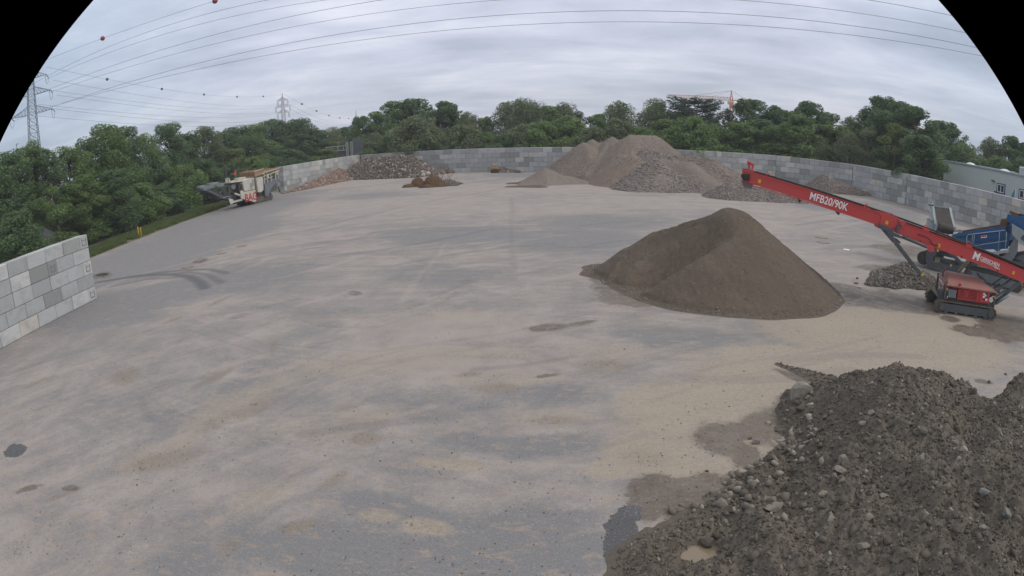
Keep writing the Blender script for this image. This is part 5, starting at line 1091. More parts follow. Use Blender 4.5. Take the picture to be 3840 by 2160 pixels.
# ================================================================== WHITE MOBILE CRUSHER
M['rustcr']=paint('worn_brown_hopper_steel',(.27,.165,.085),.8,0,.6,(.24,.19,.14),1.2,.2)
def crusher():
    O=(-33.6,82.3); az=R(70); T=empty('mobile_crusher',(O[0],O[1],0),az,label='dusty white tracked mobile crusher with red letters parked beside the hedge',cat='crusher')
    crawler(T,-.6,3.9,.15,.55,.95,'track',.22); crawler(T,-.6,3.9,2.5,.55,.95,'track',.22)
    c=MB(); c.box((1.6,1.6,1.05),(5.2,1.9,.45),bev=.04); c.box((-1.4,1.5,.75),(3.2,1.6,.35)); c.build('chassis',M['dgrey'],T)
    # front skirt panel with lettering, engine house above
    e_=MB(); e_.prism([(-3.0,1.2),(-.35,.30),(-.05,.42),(-.05,1.95),(-2.3,1.95),(-2.6,2.2),(-3.0,2.2)],-.25,-.15); e_.prism([(-3.0,1.2),(-.35,.32),(-.05,.42),(-.05,1.95),(-3.0,1.95)],2.6,2.7)
    split_build(e_,'skirt_panel',[M['offwhite']],T)
    text('lettering','BAG',1.40,M['bagred'],T,(-2.30,-.27,.62),Euler((R(90),0,0)),xs=.90,bold=.02)
    g=MB(); g.prism([(-2.15,2.02),(-.05,2.02),(-.05,3.55),(-.7,3.62),(-2.1,3.42),(-2.3,3.0)],-.2,2.7); g.box((-2.6,1.25,3.42),(3.8,2.6,.14),(0,R(3),0)); g.build('engine_house',M['offwhite'],T)
    vt=MB()
    for k in range(2):
        for i in range(8):
            if k==0 and i>4: continue
            if k==1 and i<2: continue
            vt.box((-.78+k*.42,-.215,2.25+i*.15),(.34,.02,.06))
    vt.build('vent_grille',M['dgrey'],T)
    dk=MB(); dk.box((.06,.15,2.3),(.34,.4,2.3)); dk.box((-2.7,.5,2.4),(.7,1.0,1.2)); split_build(dk,'gap_shade_block',[M['black']],T)  # solid black blocks stand in for the shade between housings and under the roof
    sb_=MB(); sb_.prism([(.25,3.40),(1.5,3.50),(1.62,3.1),(1.45,1.62),(.95,1.42),(.35,1.52)],-.35,1.4); sb_.build('side_housing',M['offwhite'],T)
    # crushing unit, struts
    u=MB(); u.box((2.2,1.4,2.5),(1.7,2.2,1.9),bev=.08); u.prism([(2.6,1.0),(4.3,1.9),(5.3,2.4),(5.2,3.0),(3.2,2.9),(2.4,2.4)],.2,.35); u.prism([(2.6,1.0),(4.3,1.9),(5.3,2.4),(5.2,3.0),(3.2,2.9),(2.4,2.4)],2.6,2.75); u.prism([(2.9,.85),(3.5,.75),(4.2,1.7),(3.6,2.0)],.4,2.5); u.box((2.4,-.05,1.15),(.8,.1,.9)); u.build('crushing_unit',M['mgrey'],T)
    an=MB(); 
    for s_ in (2.2,2.8,3.6,4.6,5.3): an.beam((s_,-.02,2.4+.1*(s_-2)),(s_+.1,-.02,3.75),.1,.1)
    an.beam((2.0,-.02,3.45),(5.6,-.02,3.9),.1,.12); an.beam((2.2,-.02,3.0),(4.0,-.02,3.2),.08,.1); an.box((2.9,-.05,3.35),(.35,.25,.5)); an.box((4.9,-.05,3.55),(.25,.25,.45)); an.build('hopper_support',M['offwhite'],T)
    la=MB(); la.beam((1.95,-.3,1.0),(2.05,-.3,2.6),.05,.05).beam((2.45,-.3,1.0),(2.55,-.3,2.6),.05,.05)
    for i in range(7): la.beam((1.96,-.3,1.1+i*.24),(2.52,-.3,1.1+i*.24),.04,.04)
    la.build('ladder',M['steel'],T)
    h=MB(); h.prism([(.25,4.32),(.38,3.90),(1.9,3.98),(2.3,4.05),(5.9,4.22),(5.9,4.30),(2.2,4.50)],.0,.06); h.prism([(.25,4.32),(.38,3.90),(2.3,4.0),(5.9,4.22),(5.9,4.30),(2.2,4.50)],2.8,2.86); h.prism([(.25,4.32),(.38,3.72),(.48,3.72),(.35,4.32)],.0,2.86); h.box((3.0,1.43,3.85),(5.2,2.7,.06),(0,-R(5),0)); h.build('feed_hopper',M['rustcr'],T)
    tr_=MB(); tr_.beam((.25,-.03,4.35),(2.25,-.03,4.53),.05,.09).beam((1.95,-.03,3.72),(2.4,-.03,4.1),.05,.07).beam((2.35,-.03,4.02),(5.9,-.03,4.26),.05,.07); tr_.build('hopper_rim',M['offwhite'],T)
    # discharge conveyor towards us to the left
    d=MB()
    for y in (.7,1.9): d.beam((-2.2,y,.95),(-5.4,y,1.75),.10,.35); d.beam((-5.4,y,1.75),(-8.4,y,3.30),.10,.35)
    d.beam((-2.2,1.3,.95),(-8.4,1.3,3.1),1.1,.06); d.beam((-3.0,.6,1.2),(-6.2,.6,3.3),.06,.08)
    for a,b_ in (((-4.6,1.6),(-3.4,3.3)),((-4.6,1.6),(-5.0,3.0)),((-3.4,3.3),(-6.2,3.0)),((-4.2,3.3),(-6.0,2.4)),((-3.4,1.3),(-3.4,3.3))):
        for y in (.62,1.98): d.beam((a[0],y,a[1]),(b_[0],y,b_[1]),.08,.08)
    D_=d.build('discharge_conveyor',M['dgrey'],T)
    dd=MB(); dd.tube([(-8.45,.6,3.45),(-8.45,2.0,3.45)],.36,14).tube([(-6.4,.3,3.55),(-6.4,2.3,3.55)],.34,14).box((-7.4,.9,3.45),(1.8,.5,.4)).box((-5.6,.7,3.35),(1.0,.4,.35)).tube([(-3.6,.3,2.9),(-3.6,.6,2.9)],.40,14); split_build(dd,'conveyor_drum',[M['mgrey']],D_)
    ft=MB(); ft.prism([(-5.2,1.55),(-4.35,1.3),(-4.4,.75),(-4.9,.7)],-.1,-.02); ft.beam((-4.7,-.1,.95),(-2.6,-.1,1.0),.1,.22); ft.beam((-3.9,-.05,2.0),(-2.6,-.05,1.45),.1,.22); ft.build('conveyor_guard',M['offwhite'],T)
    rdd=MB(); rdd.tube([(-6.2,1,1.72),(-4.2,.2,1.75)],.04,6); rdd.build('tie_rod',M['steel'],T)
    po=MB(); po.tube([(-3.6,1.6,3.4),(-3.6,1.6,5.6)],.16,10); po.build('exhaust_stack',M['black'],T)
    pw=MB(); pw.box((-3.75,1.4,3.65),(.12,.3,.9)).box((-3.35,1.4,3.65),(.12,.3,.9)).beam((-3.3,1.4,3.9),(-2.8,1.4,3.5),.08,.08); pw.build('stack_bracket',M['offwhite'],T)
    ms=MB(); ms.tube([(-.35,.4,3.6),(-.35,.4,4.85)],.04,6).tube([(-.35,.4,4.7),(-.35,.4,4.85)],.07,8); ms.build('beacon_mast',M['rust'],T)
    fl_=MB(); fl_.tube([(-1.9,1.4,3.5),(-1.85,1.4,4.9)],.03,6).mat(1).box((-2.0,1.4,4.5),(.42,.05,.42),(0,.3,0)); fl_.build('warning_flag',[M['steel'],M['bagred']],T)
    mg=MB(); mg.box((-1.0,1.5,3.7),(1.1,1.2,.25),bev=.05); mg.box((-2.2,.8,3.62),(.6,.7,.2)); mg.build('roof_box',M['offwhite'],T)
    return T
crusher()
# dark bar leaning on the wall end behind the crusher
wend=G(1049,723)
lb=MB(); lb.beam((0,0,0),(-.35,.1,1.05),.12,.12); lo_=lb.build('leaning_bar',M['black'],None,label='short dark bar leaning on the end of the block wall behind the crusher',cat='bar'); lo_.location=(wend[0]+.2,wend[1]-.3,0)

# ================================================================== EXCAVATOR BUCKET at the back wall
def bucket():
    g=G(1856,648); T=empty('excavator_bucket',(g[0],g[1],0),R(-12),label='yellow excavator bucket with rusty curved bowl standing before the back wall',cat='bucket')
    b=MB(); n=12; w_=1.25; pr=[]
    for i in range(n+1):
        a=R(200+ i*165/n); pr.append((.78*math.cos(a),.72+.72*math.sin(a)))
    vs=[];fs=[]
    for x in (-w_/1,w_/1):
        for (y,z) in pr: vs.append((x,y*.9,max(z,0)+.02))
    k=len(pr)
    for i in range(k-1): fs.append((i,i+1,i+1+k,i+k))
    fs.append(list(range(k))); fs.append(list(range(2*k-1,k-1,-1))); b.add(vs,fs); b.build('bowl',M['rust'],T)
    t=MB(); t.box((0,0,.98),(2.4,1.1,.30),(R(-8),0,0),bev=.06); t.box((0,-.3,1.25),(1.5,.5,.35),bev=.05); t.build('back_shell',M['rustor'],T)
    for x in (-.85,.85):
        e_=MB(); e_.prism([(-.5,1.0),(.35,1.0),(.45,1.75),(.15,1.98),(-.1,1.7),(-.45,1.35)],x-.10,x+.10)
        M4=Matrix.Rotation(R(0),4,'Z'); 
        # rotate ear profile into the y-z plane
        e_.v=[(v[1],v[0],v[2]) for v in e_.v]; e_.build('mounting_ear',M['rustor'],T)
    pn=MB(); pn.tube([(-.95,.1,1.62),(.95,.1,1.62)],.09,10); pn.tube([(-.95,-.2,1.28),(.95,-.2,1.28)],.08,10); pn.build('pin',M['rust'],T)
    T.scale=(.52,.6,.68)
    for i in range(5):
        tt=MB(); tt.prism([(-.95,.55),(-.70,.50),(-.70,.62)],-1.05+i*.5,-.92+i*.5); tt.v=[(v[1],v[0],v[2]) for v in tt.v]; tt.build('tooth',M['rust'],T)
bucket()
gA=G(1890,646); gB=G(1950,648)
heap('sand_ridge','low ridge of rubble and dirt trailing right from the excavator bucket',[((gA[0],gA[1]+.4,.7),(gA[0]+1.2,gA[1]+.3,.35),.5,.2),((gA[0]+1.2,gA[1]+.3,.35),(gB[0],gB[1],.12),.3,.2)],(gA[0]-3,gB[0]+2,gA[1]-2,gA[1]+3),.1,M['rubble'],.15,.9,151,scat=[('rubble_lump',900,.1,.35,2.5,M['st_rub'],None,.3)],group='low sand ridges')
# ================================================================== drain covers and small fixtures
def cover(u,v,r,label,cat='drain cover',mt='cast'):
    g=G(u,v); t=empty('manhole_cover',(g[0],g[1],.004),0,label=label,cat=cat,group='round manhole covers in the asphalt')
    m_=MB(); n=28; vs=[];fs=[]
    for rr,z in((r*1.22,.0),(r*1.05,.012),(r,.012),(r*.98,.004)):
        for i in range(n): a=2*math.pi*i/n; vs.append((rr*math.cos(a),rr*math.sin(a),z))
    for q in range(3):
        for i in range(n): fs.append((q*n+i,q*n+(i+1)%n,(q+1)*n+(i+1)%n,(q+1)*n+i))
    m_.add(vs,fs).build('ring',M['rust'],t)
    m_=MB(); m_.add([(r*.97*math.cos(2*math.pi*i/n),r*.97*math.sin(2*math.pi*i/n),.014) for i in range(n)],[list(range(n))])
    for i in range(12): a=2*math.pi*i/12; m_.box((r*.6*math.cos(a),r*.6*math.sin(a),.018),(.05,.05,.006))
    m_.build('lid',M[mt],t)
cover(702,1003,.36,'round cover with pale lid and brown rim near the tyre arcs on the left')
cover(748,977,.34,'round cover inside a dark damp ring, left of the light dust streak')
cover(906,923,.36,'round cover at the left end of the bright dust streak')
cover(3081,891,.42,'round pale cover between the sand heap and the red conveyor, upper one of the pair',mt='cast')
cover(3087,910,.40,'round pale cover between the sand heap and the red conveyor, lower one of the pair')
cover(3175,937,.26,'small bright round cover just below the red conveyor lettering',mt='decal')
cover(832,951,.30,'faint dusty round cover between the damp ring and the bright dust streak')
for i,(u,v,ht,lb) in enumerate(((522,893,1.15,'yellow tipped marker stake on the verge, left one of the pair'),(531,889,.95,'shorter yellow tipped marker stake on the verge, right one of the pair'))):
    g=G(u,v); t=empty('marker_stake',(g[0],g[1],0),0,label=lb,cat='marker stake',group='yellow marker stakes')
    MB().tube([(0,0,0),(0,0,ht)],.035,6).build('post',M['yellow'],t); MB().box((0,0,ht),(.14,.05,.16),bev=.02).build('tip',M['yellow'],t)
# ================================================================== TREES
def tree_proto(kind,seed,Hh=14.0,mat=None):
    """returns (trunk mesh, crown mesh) of unit height 1, crown half width 1 at scale -> scaled per tree; built at 14 m x 4 m half width"""
    rs=np.random.RandomState(seed); rnd=random.Random(seed)
    P=dict(broad=dict(n=26000,leaf=.32,base=.06,mat='leaf_mid',nb=46),oak=dict(n=28000,leaf=.32,base=.05,mat='leaf_dark',nb=52),birch=dict(n=24000,leaf=.24,base=.10,mat='leaf_pale',nb=44),
           light=dict(n=22000,leaf=.30,base=.03,mat='leaf_light',nb=36),cedar=dict(n=22000,leaf=.28,base=.12,mat='leaf_con',nb=0),pine=dict(n=7000,leaf=.26,base=.3,mat='leaf_con',nb=14),
           near=dict(n=36000,leaf=.25,base=.0,mat='leaf_dark',nb=58),nearlight=dict(n=34000,leaf=.24,base=.0,mat='leaf_mid',nb=54),bush=dict(n=9000,leaf=.26,base=.0,mat='leaf_mid',nb=16),willow=dict(n=16000,leaf=.22,base=.02,mat='leaf_light',nb=24))[kind]
    tb=MB(); W=4.0
    if mat: P['mat']=mat
    lean=rnd.uniform(-.5,.5)
    trunk=[(0,0,-.2),(lean*.2,0,Hh*.25),(lean*.6,.1,Hh*.5),(lean,.0,Hh*.8)]; tb.tube(trunk,[.26,.21,.14,.05],8)
    cl=[]
    def env(t):   # half-width of the crown at relative height t
        if kind in('broad','oak','near','nearlight'): return W*(math.sin(math.pi*min(1,max(0,(t*.88+.10))))**.55)
        if kind=='birch': return W*.85*(math.sin(math.pi*min(1,t*.9+.09))**.8)
        if kind in('light','willow'): return W*(math.sin(math.pi*min(1,t*.85+.13))**.6)
        if kind=='pine': return W*.8*(math.sin(math.pi*min(1,t*.8+.12)))
        return W*(math.sin(math.pi*min(1,t*.75+.22))**.5)
    b0=P['base']
    if kind=='cedar':
        for i in range(13):
            t=.25+.72*i/12; z=t*Hh; L_=W*(1.12-.85*abs(t-.62)*(1 if t<.62 else 1.1))*rnd.uniform(.8,1.1)
            k=rnd.randint(3,5); a0=rnd.uniform(0,6.28)
            for j in range(k):
                a=a0+j*2*math.pi/k+rnd.uniform(-.4,.4); r_=L_*rnd.uniform(.75,1.05); tip=(math.cos(a)*r_,math.sin(a)*r_,z+r_*.30*(t-.3)*1.8+ .2)
                tb.tube([(0,0,z-.4),(tip[0]*.5,tip[1]*.5,z),tip],[.09,.06,.02],5)
                for q in range(4): f=.35+.65*q/3; cl.append((tip[0]*f,tip[1]*f,z-.3+(tip[2]-z)*f,1.0*(1.1-f*.5),1.0*(1.1-f*.5),.38))
    else:
        for i in range(P['nb']):
            t=b0+(1-b0)*((i+.5)/P['nb'])**.9; t=min(.95,t+rnd.uniform(-.04,.04)); e_=env((t-b0)/(1-b0)); a=rnd.uniform(0,2*math.pi); rr=e_*math.sqrt(rnd.uniform(.05,1))*.74
            c=(math.cos(a)*rr+lean*t,math.sin(a)*rr,t*Hh); s_=rnd.uniform(.85,1.55)*(1.15-.45*t)
            if kind in('near','nearlight'): s_*=.95
            cl.append((c[0],c[1],c[2],s_*1.1,s_*1.1,s_*(1.0 if kind!='birch' else 1.45)))
            tb.tube([(lean*t*.5,0,max(.3,c[2]-1.6-rr*.5)),(c[0]*.55,c[1]*.55,c[2]-.6),(c[0],c[1],c[2]+.1)],[.085,.055,.02],5)
    # leaves: on and near blob shells
    vol=np.array([c[3]*c[4]*c[5] for c in cl])**.7; n=P['n']; idx=rs.choice(len(cl),n,p=vol/vol.sum()); C=np.array(cl)[idx]
    u=rs.normal(size=(n,3)); u/=np.linalg.norm(u,axis=1)[:,None]; rad=1-np.abs(rs.normal(0,.20,n)); 
    # sub-clumps: shrink directions toward random clump centres
    p=C[:,:3]+u*C[:,3:6]*rad[:,None]
    nz=np.array([fbm(p[:,0]*1.5+5,p[:,2]*1.5+p[:,1]*1.1,3)]).ravel(); keep=nz>(.36 if kind!='birch' else .41); 
    if kind=='birch': p[:,2]-=rs.exponential(.5,n)*(rad>.8)
    p=p[keep]; u=u[keep]; n=len(p); p[:,2]=np.maximum(p[:,2],.15)
    nrm=u*.7+rs.normal(0,.55,(n,3))+np.array([0,0,.45]); nrm/=np.linalg.norm(nrm,axis=1)[:,None]
    if kind=='birch': nrm[:,2]*=.3; nrm/=np.linalg.norm(nrm,axis=1)[:,None]
    tx=np.cross(nrm,rs.normal(size=(n,3))); tx/=np.linalg.norm(tx,axis=1)[:,None]; ty=np.cross(nrm,tx)
    s_=P['leaf']*rs.uniform(.55,1.25,n)[:,None]; asp=.62
    V=np.stack([p-tx*s_*.5,p-ty*s_*.5*asp+nrm*s_*.10,p+tx*s_*.5,p+ty*s_*.5*asp+nrm*s_*.10],1).reshape(-1,3)
    cm=np_mesh('crown',V,np.arange(n*4).reshape(-1,4),[M[P['mat']]])
    tm=tb.mesh('trunk',[M['birchbark' if kind=='birch' else 'bark']]); zt_=float(np.percentile(p[:,2],99.7)); wx_=float(np.percentile(np.abs(p[:,0]),97))
    return tm,cm,zt_,wx_
PROTO={}
for k,seeds in dict(broad=(1,2,3),oak=(4,5,6),birch=(7,8,9),light=(10,11),cedar=(12,),pine=(13,),near=(14,15,16),nearlight=(17,18),bush=(19,20),willow=(21,)).items(): PROTO[k]=[tree_proto(k,s) for s in seeds]
for k,(mt_,sd) in dict(r_dark=('leaf_dark',31),r_mid=('leaf_mid',33),r_pale=('leaf_pale',35),r_light=('leaf_light',37)).items(): PROTO[k]=[tree_proto('near' if k!='r_light' else 'nearlight',sd+j,7.0,mt_) for j in (0,1)]
NAMES=dict(broad='broadleaf_tree',oak='oak_tree',birch='birch_tree',light='broadleaf_tree',cedar='cedar_tree',pine='pine_tree',near='broadleaf_tree',nearlight='broadleaf_tree',bush='bush',willow='willow_tree')
_ti=[0]
def tree(kind,x,y,h,hw,label,group,z0=0.0,leafmat=None):
    i=_ti[0]; _ti[0]+=1; pr=PROTO[kind if h/max(hw,.1)>2.3 or kind in('cedar','pine') else dict(near='r_dark',oak='r_dark',nearlight='r_mid',broad='r_mid',bush='r_dark',birch='r_pale',light='r_light',willow='r_light')[kind]]; tm,cm,zt_,wx_=pr[i%len(pr)]
    T=empty(NAMES[kind],(x,y,z0),(i*2.399)%6.28,label=label,cat='bush' if kind=='bush' else 'tree',group=group)
    T.scale=(hw/wx_,hw/wx_,h/zt_)
    t=link('trunk',tm,T); c=link('crown',cm,T)
    if leafmat:
        c.data=cm.copy(); c.data.materials[0]=M[leafmat]
    return T
def ord_(n): return ['first','second','third','fourth','fifth','sixth','seventh','eighth','ninth','tenth','eleventh','twelfth','thirteenth','fourteenth','fifteenth','sixteenth','seventeenth','eighteenth','nineteenth','twentieth','twenty-first','twenty-second','twenty-third','twenty-fourth','twenty-fifth','twenty-sixth','twenty-seventh','twenty-eighth','twenty-ninth','thirtieth','thirty-first','thirty-second','thirty-third','thirty-fourth','thirty-fifth','thirty-sixth'][n]
SEG=[]
for (o_,az_),l_ in ((LW,24.0),(KW,58.0),(BW,12.4),(CW,10.2),(DW,60.0)): SEG.append((o_[0],o_[1],o_[0]+math.cos(az_)*l_,o_[1]+math.sin(az_)*l_))
SEG.append((kx,ky,BW[0][0],BW[0][1]))
def walldist(u,v):
    d=ray(u,v); n_=math.hypot(d[0],d[1]); dx,dy=d[0]/n_,d[1]/n_; best=None
    for x0,y0,x1,y1 in SEG:
        ex,ey=x1-x0,y1-y0; den=dx*ey-dy*ex
        if abs(den)<1e-6: continue
        t=(x0*ey-y0*ex)/den; s_=(x0*dy-y0*dx)/den
        if t>0 and -.03<=s_<=1.03 and (best is None or t<best): best=t
    return best or 115
def row(lst,group,where,mode=None,off=0):
    lst=list(lst)
    for k,(kind,u,v,hwpx,dist,*r) in enumerate(lst):
        d=ray(u,v); sx=abs(d[0])/math.hypot(d[0],d[1])
        if mode=='verge': dist=min(150,(abs(off)+ (k%3)*.8)/max(sx,.2)); 
        if mode=='wall': dist=walldist(u,v)+(off if u<3480 else off+ (18 if off>5 else 2) if u<3560 else off+34)+(6 if u<1420 else 0)+(k%4)*1.7+min(3.5,hwpx/2450*105)*.8
        lst[k]=(kind,u,v,hwpx,dist,*r)
    return row_(lst,group,where)
def row_(lst,group,where):
    for n,(kind,u,v,hwpx,dist,*r) in enumerate(lst):
        x,y,z=D(u,v,dist); hd=math.hypot(x,y); hw=hwpx/2450*hd*1.05
        adj=dict(broad='rounded green',oak='dark green',birch='pale drooping',light='fresh light green',cedar='tiered dark',pine='narrow dark',near='dense dark green',nearlight='olive green',bush='low green',willow='soft yellowish green')[kind]
        nm=dict(broad='tree',oak='oak-like tree',birch='birch',light='tree',cedar='cedar',pine='pine',near='tree',nearlight='tree',bush='bush',willow='tree')[kind]
        tree(kind,x,y,max(z,1.5),hw,f'{adj} {nm}, {ord_(n)} from left in {where}',group,leafmat=r[0] if r else None)
# hedge-like tall row on the left verge (near)
row([('near',-60,590,120,52),('near',25,572,95,56),('nearlight',97,541,85,58),('near',169,560,75,70),('nearlight',250,552,90,56),('near',330,520,80,62),('nearlight',400,466,95,64),('near',470,478,80,66),('nearlight',531,505,70,68),('near',570,600,90,60),('near',630,466,85,72),
     ('near',700,500,70,74),('nearlight',760,478,75,78,'leaf_pale'),('near',820,500,75,84),('near',880,478,80,90),('nearlight',945,470,75,94),('near',1010,452,80,98),('near',1075,465,70,104),('near',1133,445,75,108)],'tall trees along the verge','the tall row beside the verge','verge',51.5)
row([('bush',40,800,110,44),('bush',200,700,90,48),('nearlight',300,660,80,53),('near',420,640,90,56),('nearlight',520,690,80,60),('bush',600,690,80,64),('nearlight',680,620,70,70),('near',760,600,70,76),('bush',835,610,70,82),('light',880,560,45,86),('nearlight',940,590,60,92),('near',1010,590,60,100),('bush',1080,560,60,104),('nearlight',1150,540,70,108),('light',1210,545,70,112)],
    'bushes and young trees at the verge','the low hedge row beside the verge','verge',46.4)
row([('oak',1190,490,60,150),('birch',1245,480,55,160),('oak',1300,478,50,165),('broad',1345,490,45,160)],'distant trees beyond the wall corner','the distant dip above the wall corner')
# back row, tall
row([('oak',1362,437,50,140),('broad',1410,420,55,140),('broad',1490,380,80,138),('oak',1565,372,75,140),('oak',1660,384,75,142),('birch',1745,425,60,138),('broad',1820,440,40,150),('birch',1900,385,80,132),('birch',1955,372,70,136),('birch',2010,385,60,140),('broad',2060,400,75,134),
     ('birch',2120,388,60,138),('pine',2180,418,45,136),('broad',2240,430,60,136),('birch',2330,384,75,134),('birch',2455,375,80,132),('broad',2530,420,70,130),('cedar',2600,368,105,128),('birch',2665,428,45,130),('pine',2718,420,48,128),('broad',2770,455,60,126),('oak',2830,376,85,120),('oak',2905,400,60,118),('broad',2960,418,55,116),
     ('oak',3040,386,85,112),('broad',3110,425,60,112),('birch',3190,440,60,110),('oak',3300,366,90,100),('oak',3370,385,90,98),('oak',3440,405,90,96),('oak',3520,455,90,94),('broad',3610,535,80,92),('birch',3720,520,55,86),('oak',3790,512,60,80),('oak',3870,540,80,76)],
    'tall trees behind the block walls','the tall row behind the block walls','wall',14)
# front row directly behind the walls
row([('light',1222,560,40,122),('bush',1375,560,40,130),('birch',1400,500,60,130),('light',1480,485,55,128,'leaf_mid'),('birch',1560,440,90,130),('birch',1640,480,60,128),('birch',1740,470,70,127),('broad',1830,500,70,125),('bush',1900,500,60,126),('birch',1960,470,70,124),('broad',2040,460,80,122),('broad',2130,440,90,120),
     ('birch',2220,480,70,120),('birch',2310,450,80,118),('broad',2410,480,80,116),('light',2500,450,75,115,'leaf_mid'),('broad',2590,440,90,113),('light',2680,470,80,110,'leaf_mid'),('broad',2760,460,80,108),('oak',2850,450,85,104),('willow',2900,470,70,100,'leaf_mid'),('broad',2980,430,90,98),('birch',3060,510,70,94),('broad',3130,470,80,92),
     ('willow',3020,545,50,88),('birch',3180,500,60,86),('willow',3260,480,60,84,'leaf_pale'),('willow',3360,465,95,82),('broad',3450,510,80,80,'leaf_dark'),('bush',3500,590,60,77),('oak',3640,580,90,86),('broad',3740,590,80,84),('oak',3840,600,90,80)],
    'trees standing close behind the block walls','the front row close behind the walls','wall',2.2)
# ================================================================== lattice pylons and overhead lines
def pylon(name,x,y,rz,h,arms,label,mt,basew=3.4,th=.09,group='lattice power pylons'):
    T=empty(name,(x,y,0),rz,label=label,cat='pylon',group=group)
    b=MB(); n=12; hw=lambda z: basew*(1-z/h)**1.0*.5+.42 if z<arms[-1][0] else max(.06,.55*(h-z)/(h-arms[-1][0]))
    zs=[0]; 
    while zs[-1]<h-1.2: zs.append(min(h,zs[-1]+max(1.0,hw(zs[-1])*1.5)))
    zs[-1]=h
    for a,c in zip(zs[:-1],zs[1:]):
        A_=hw(a);C_=hw(c)
        pa=[(-A_,-A_,a),(A_,-A_,a),(A_,A_,a),(-A_,A_,a)]; pc=[(-C_,-C_,c),(C_,-C_,c),(C_,C_,c),(-C_,C_,c)]
        for i in range(4):
            j=(i+1)%4; b.beam(pa[i],pc[i],th*1.5,th*1.5); b.beam(pa[i],pc[j],th,th); b.beam(pa[j],pc[i],th,th); b.beam(pa[i],pa[j],th,th)
    b.build('tower_body',M[mt],T)
    for z,L_,ins in arms:
        for sgn in(-1,1):
            ab=MB(); w2=hw(z)+.0
            tip=(sgn*L_,0,z+.2)
            for yy in(-w2,w2):
                ab.beam((sgn*w2,yy,z),tip,th*1.2,th*1.2); ab.beam((sgn*w2,yy,z+1.9),tip,th*1.2,th*1.2)
                for q in range(1,5):
                    f=q/5; p0=(sgn*(w2+(L_-w2)*f),yy*(1-f),z+.2*f); p1=(sgn*(w2+(L_-w2)*f),yy*(1-f),z+1.9-(1.7)*f); ab.beam(p0,p1,th*.8,th*.8)
                    f2=(q-1)/5; ab.beam((sgn*(w2+(L_-w2)*f2),yy*(1-f2),z+1.9-1.7*f2),p0,th*.8,th*.8)
            A=ab.build('cross_arm',M[mt],T)
            ib=MB()
            if ins=='hang':
                for d_ in(.3,-.3): ib.tube([(sgn*(L_-.4)+d_,0,z+.1),(sgn*(L_-.4)+d_,0,z-2.9)],.12,6)
                ib.beam((sgn*(L_-.4)-.35,0,z-2.9),(sgn*(L_-.4)+.35,0,z-2.9),.1,.1)
            else:
                ib.tube([(sgn*L_,-1.2*0,z+.1),(sgn*L_,2.6,z-.3)],.11,6); ib.tube([(sgn*L_,0,z+.1),(sgn*L_,-2.6,z-.3)],.11,6)
                ib.tube([(sgn*L_,-2.6,z-.3),(sgn*L_,-1.6,z-1.7),(sgn*L_,0,z-2.2),(sgn*L_,1.6,z-1.7),(sgn*L_,2.6,z-.3)],.04,5)
            ib.build('insulator',M['wire'],A)
    return T
P1=D(131,560,165); P2=D(1067,500,400)
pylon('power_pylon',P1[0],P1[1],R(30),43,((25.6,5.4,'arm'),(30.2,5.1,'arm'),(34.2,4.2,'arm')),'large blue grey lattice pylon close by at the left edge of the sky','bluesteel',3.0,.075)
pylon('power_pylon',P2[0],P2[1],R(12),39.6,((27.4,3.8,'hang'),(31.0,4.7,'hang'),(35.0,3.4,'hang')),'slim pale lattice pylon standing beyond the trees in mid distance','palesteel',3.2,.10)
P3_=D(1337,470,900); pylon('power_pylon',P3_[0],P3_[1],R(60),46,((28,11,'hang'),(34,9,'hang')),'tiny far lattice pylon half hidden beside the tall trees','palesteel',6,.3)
def wirefit(pix,A,B,name,label,group,r=.05,ext=(0,0),nb=(),ballr=.45,bm_='ball',blabel=None,ends=None):
    """catenary-like cable in the vertical plane through A and B, sag matched to the photo"""
    O=(A[0],A[1]); az=math.atan2(B[1]-A[1],B[0]-A[0])
    sz=[PL(u,v,O,az) for u,v in pix]; s=np.array([a for a,_ in sz]); z=np.array([b_ for _,b_ in sz])
    c=np.polyfit(s,z,2 if len(s)>2 else 1); s0=s.min()-ext[0]; s1=s.max()+ext[1]
    if ends: s0=ends[0] if ends[0] is not None else s0; s1=ends[1] if ends[1] is not None else s1
    ss=np.linspace(s0,s1,40); zz=np.polyval(c,ss)
    pts=[(O[0]+math.cos(az)*a,O[1]+math.sin(az)*a,max(b_,3)) for a,b_ in zip(ss,zz)]
    MB().tube(pts,r,5).build(name,M['wire'],None,label=label,cat='power line',group=group)
    for i,(u,v) in enumerate(nb):
        a,b_=PL(u,v,O,az); zc_=float(np.polyval(c,a)) if len(pix)>2 else b_
        bm=bmesh.new(); bmesh.ops.create_uvsphere(bm,u_segments=16,v_segments=10,radius=ballr); me=bpy.data.meshes.new('marker_ball'); bm.to_mesh(me); bm.free(); me.materials.append(M[bm_])
        o=link('marker_ball',me,None,label=blabel[i],cat='marker ball',group='aircraft marker balls on the earth wires'); o.location=(O[0]+math.cos(az)*a,O[1]+math.sin(az)*a,zc_)
dirR=(107.0,-35.0); ln_=math.hypot(*dirR); ux,uy=dirR[0]/ln_,dirR[1]/ln_
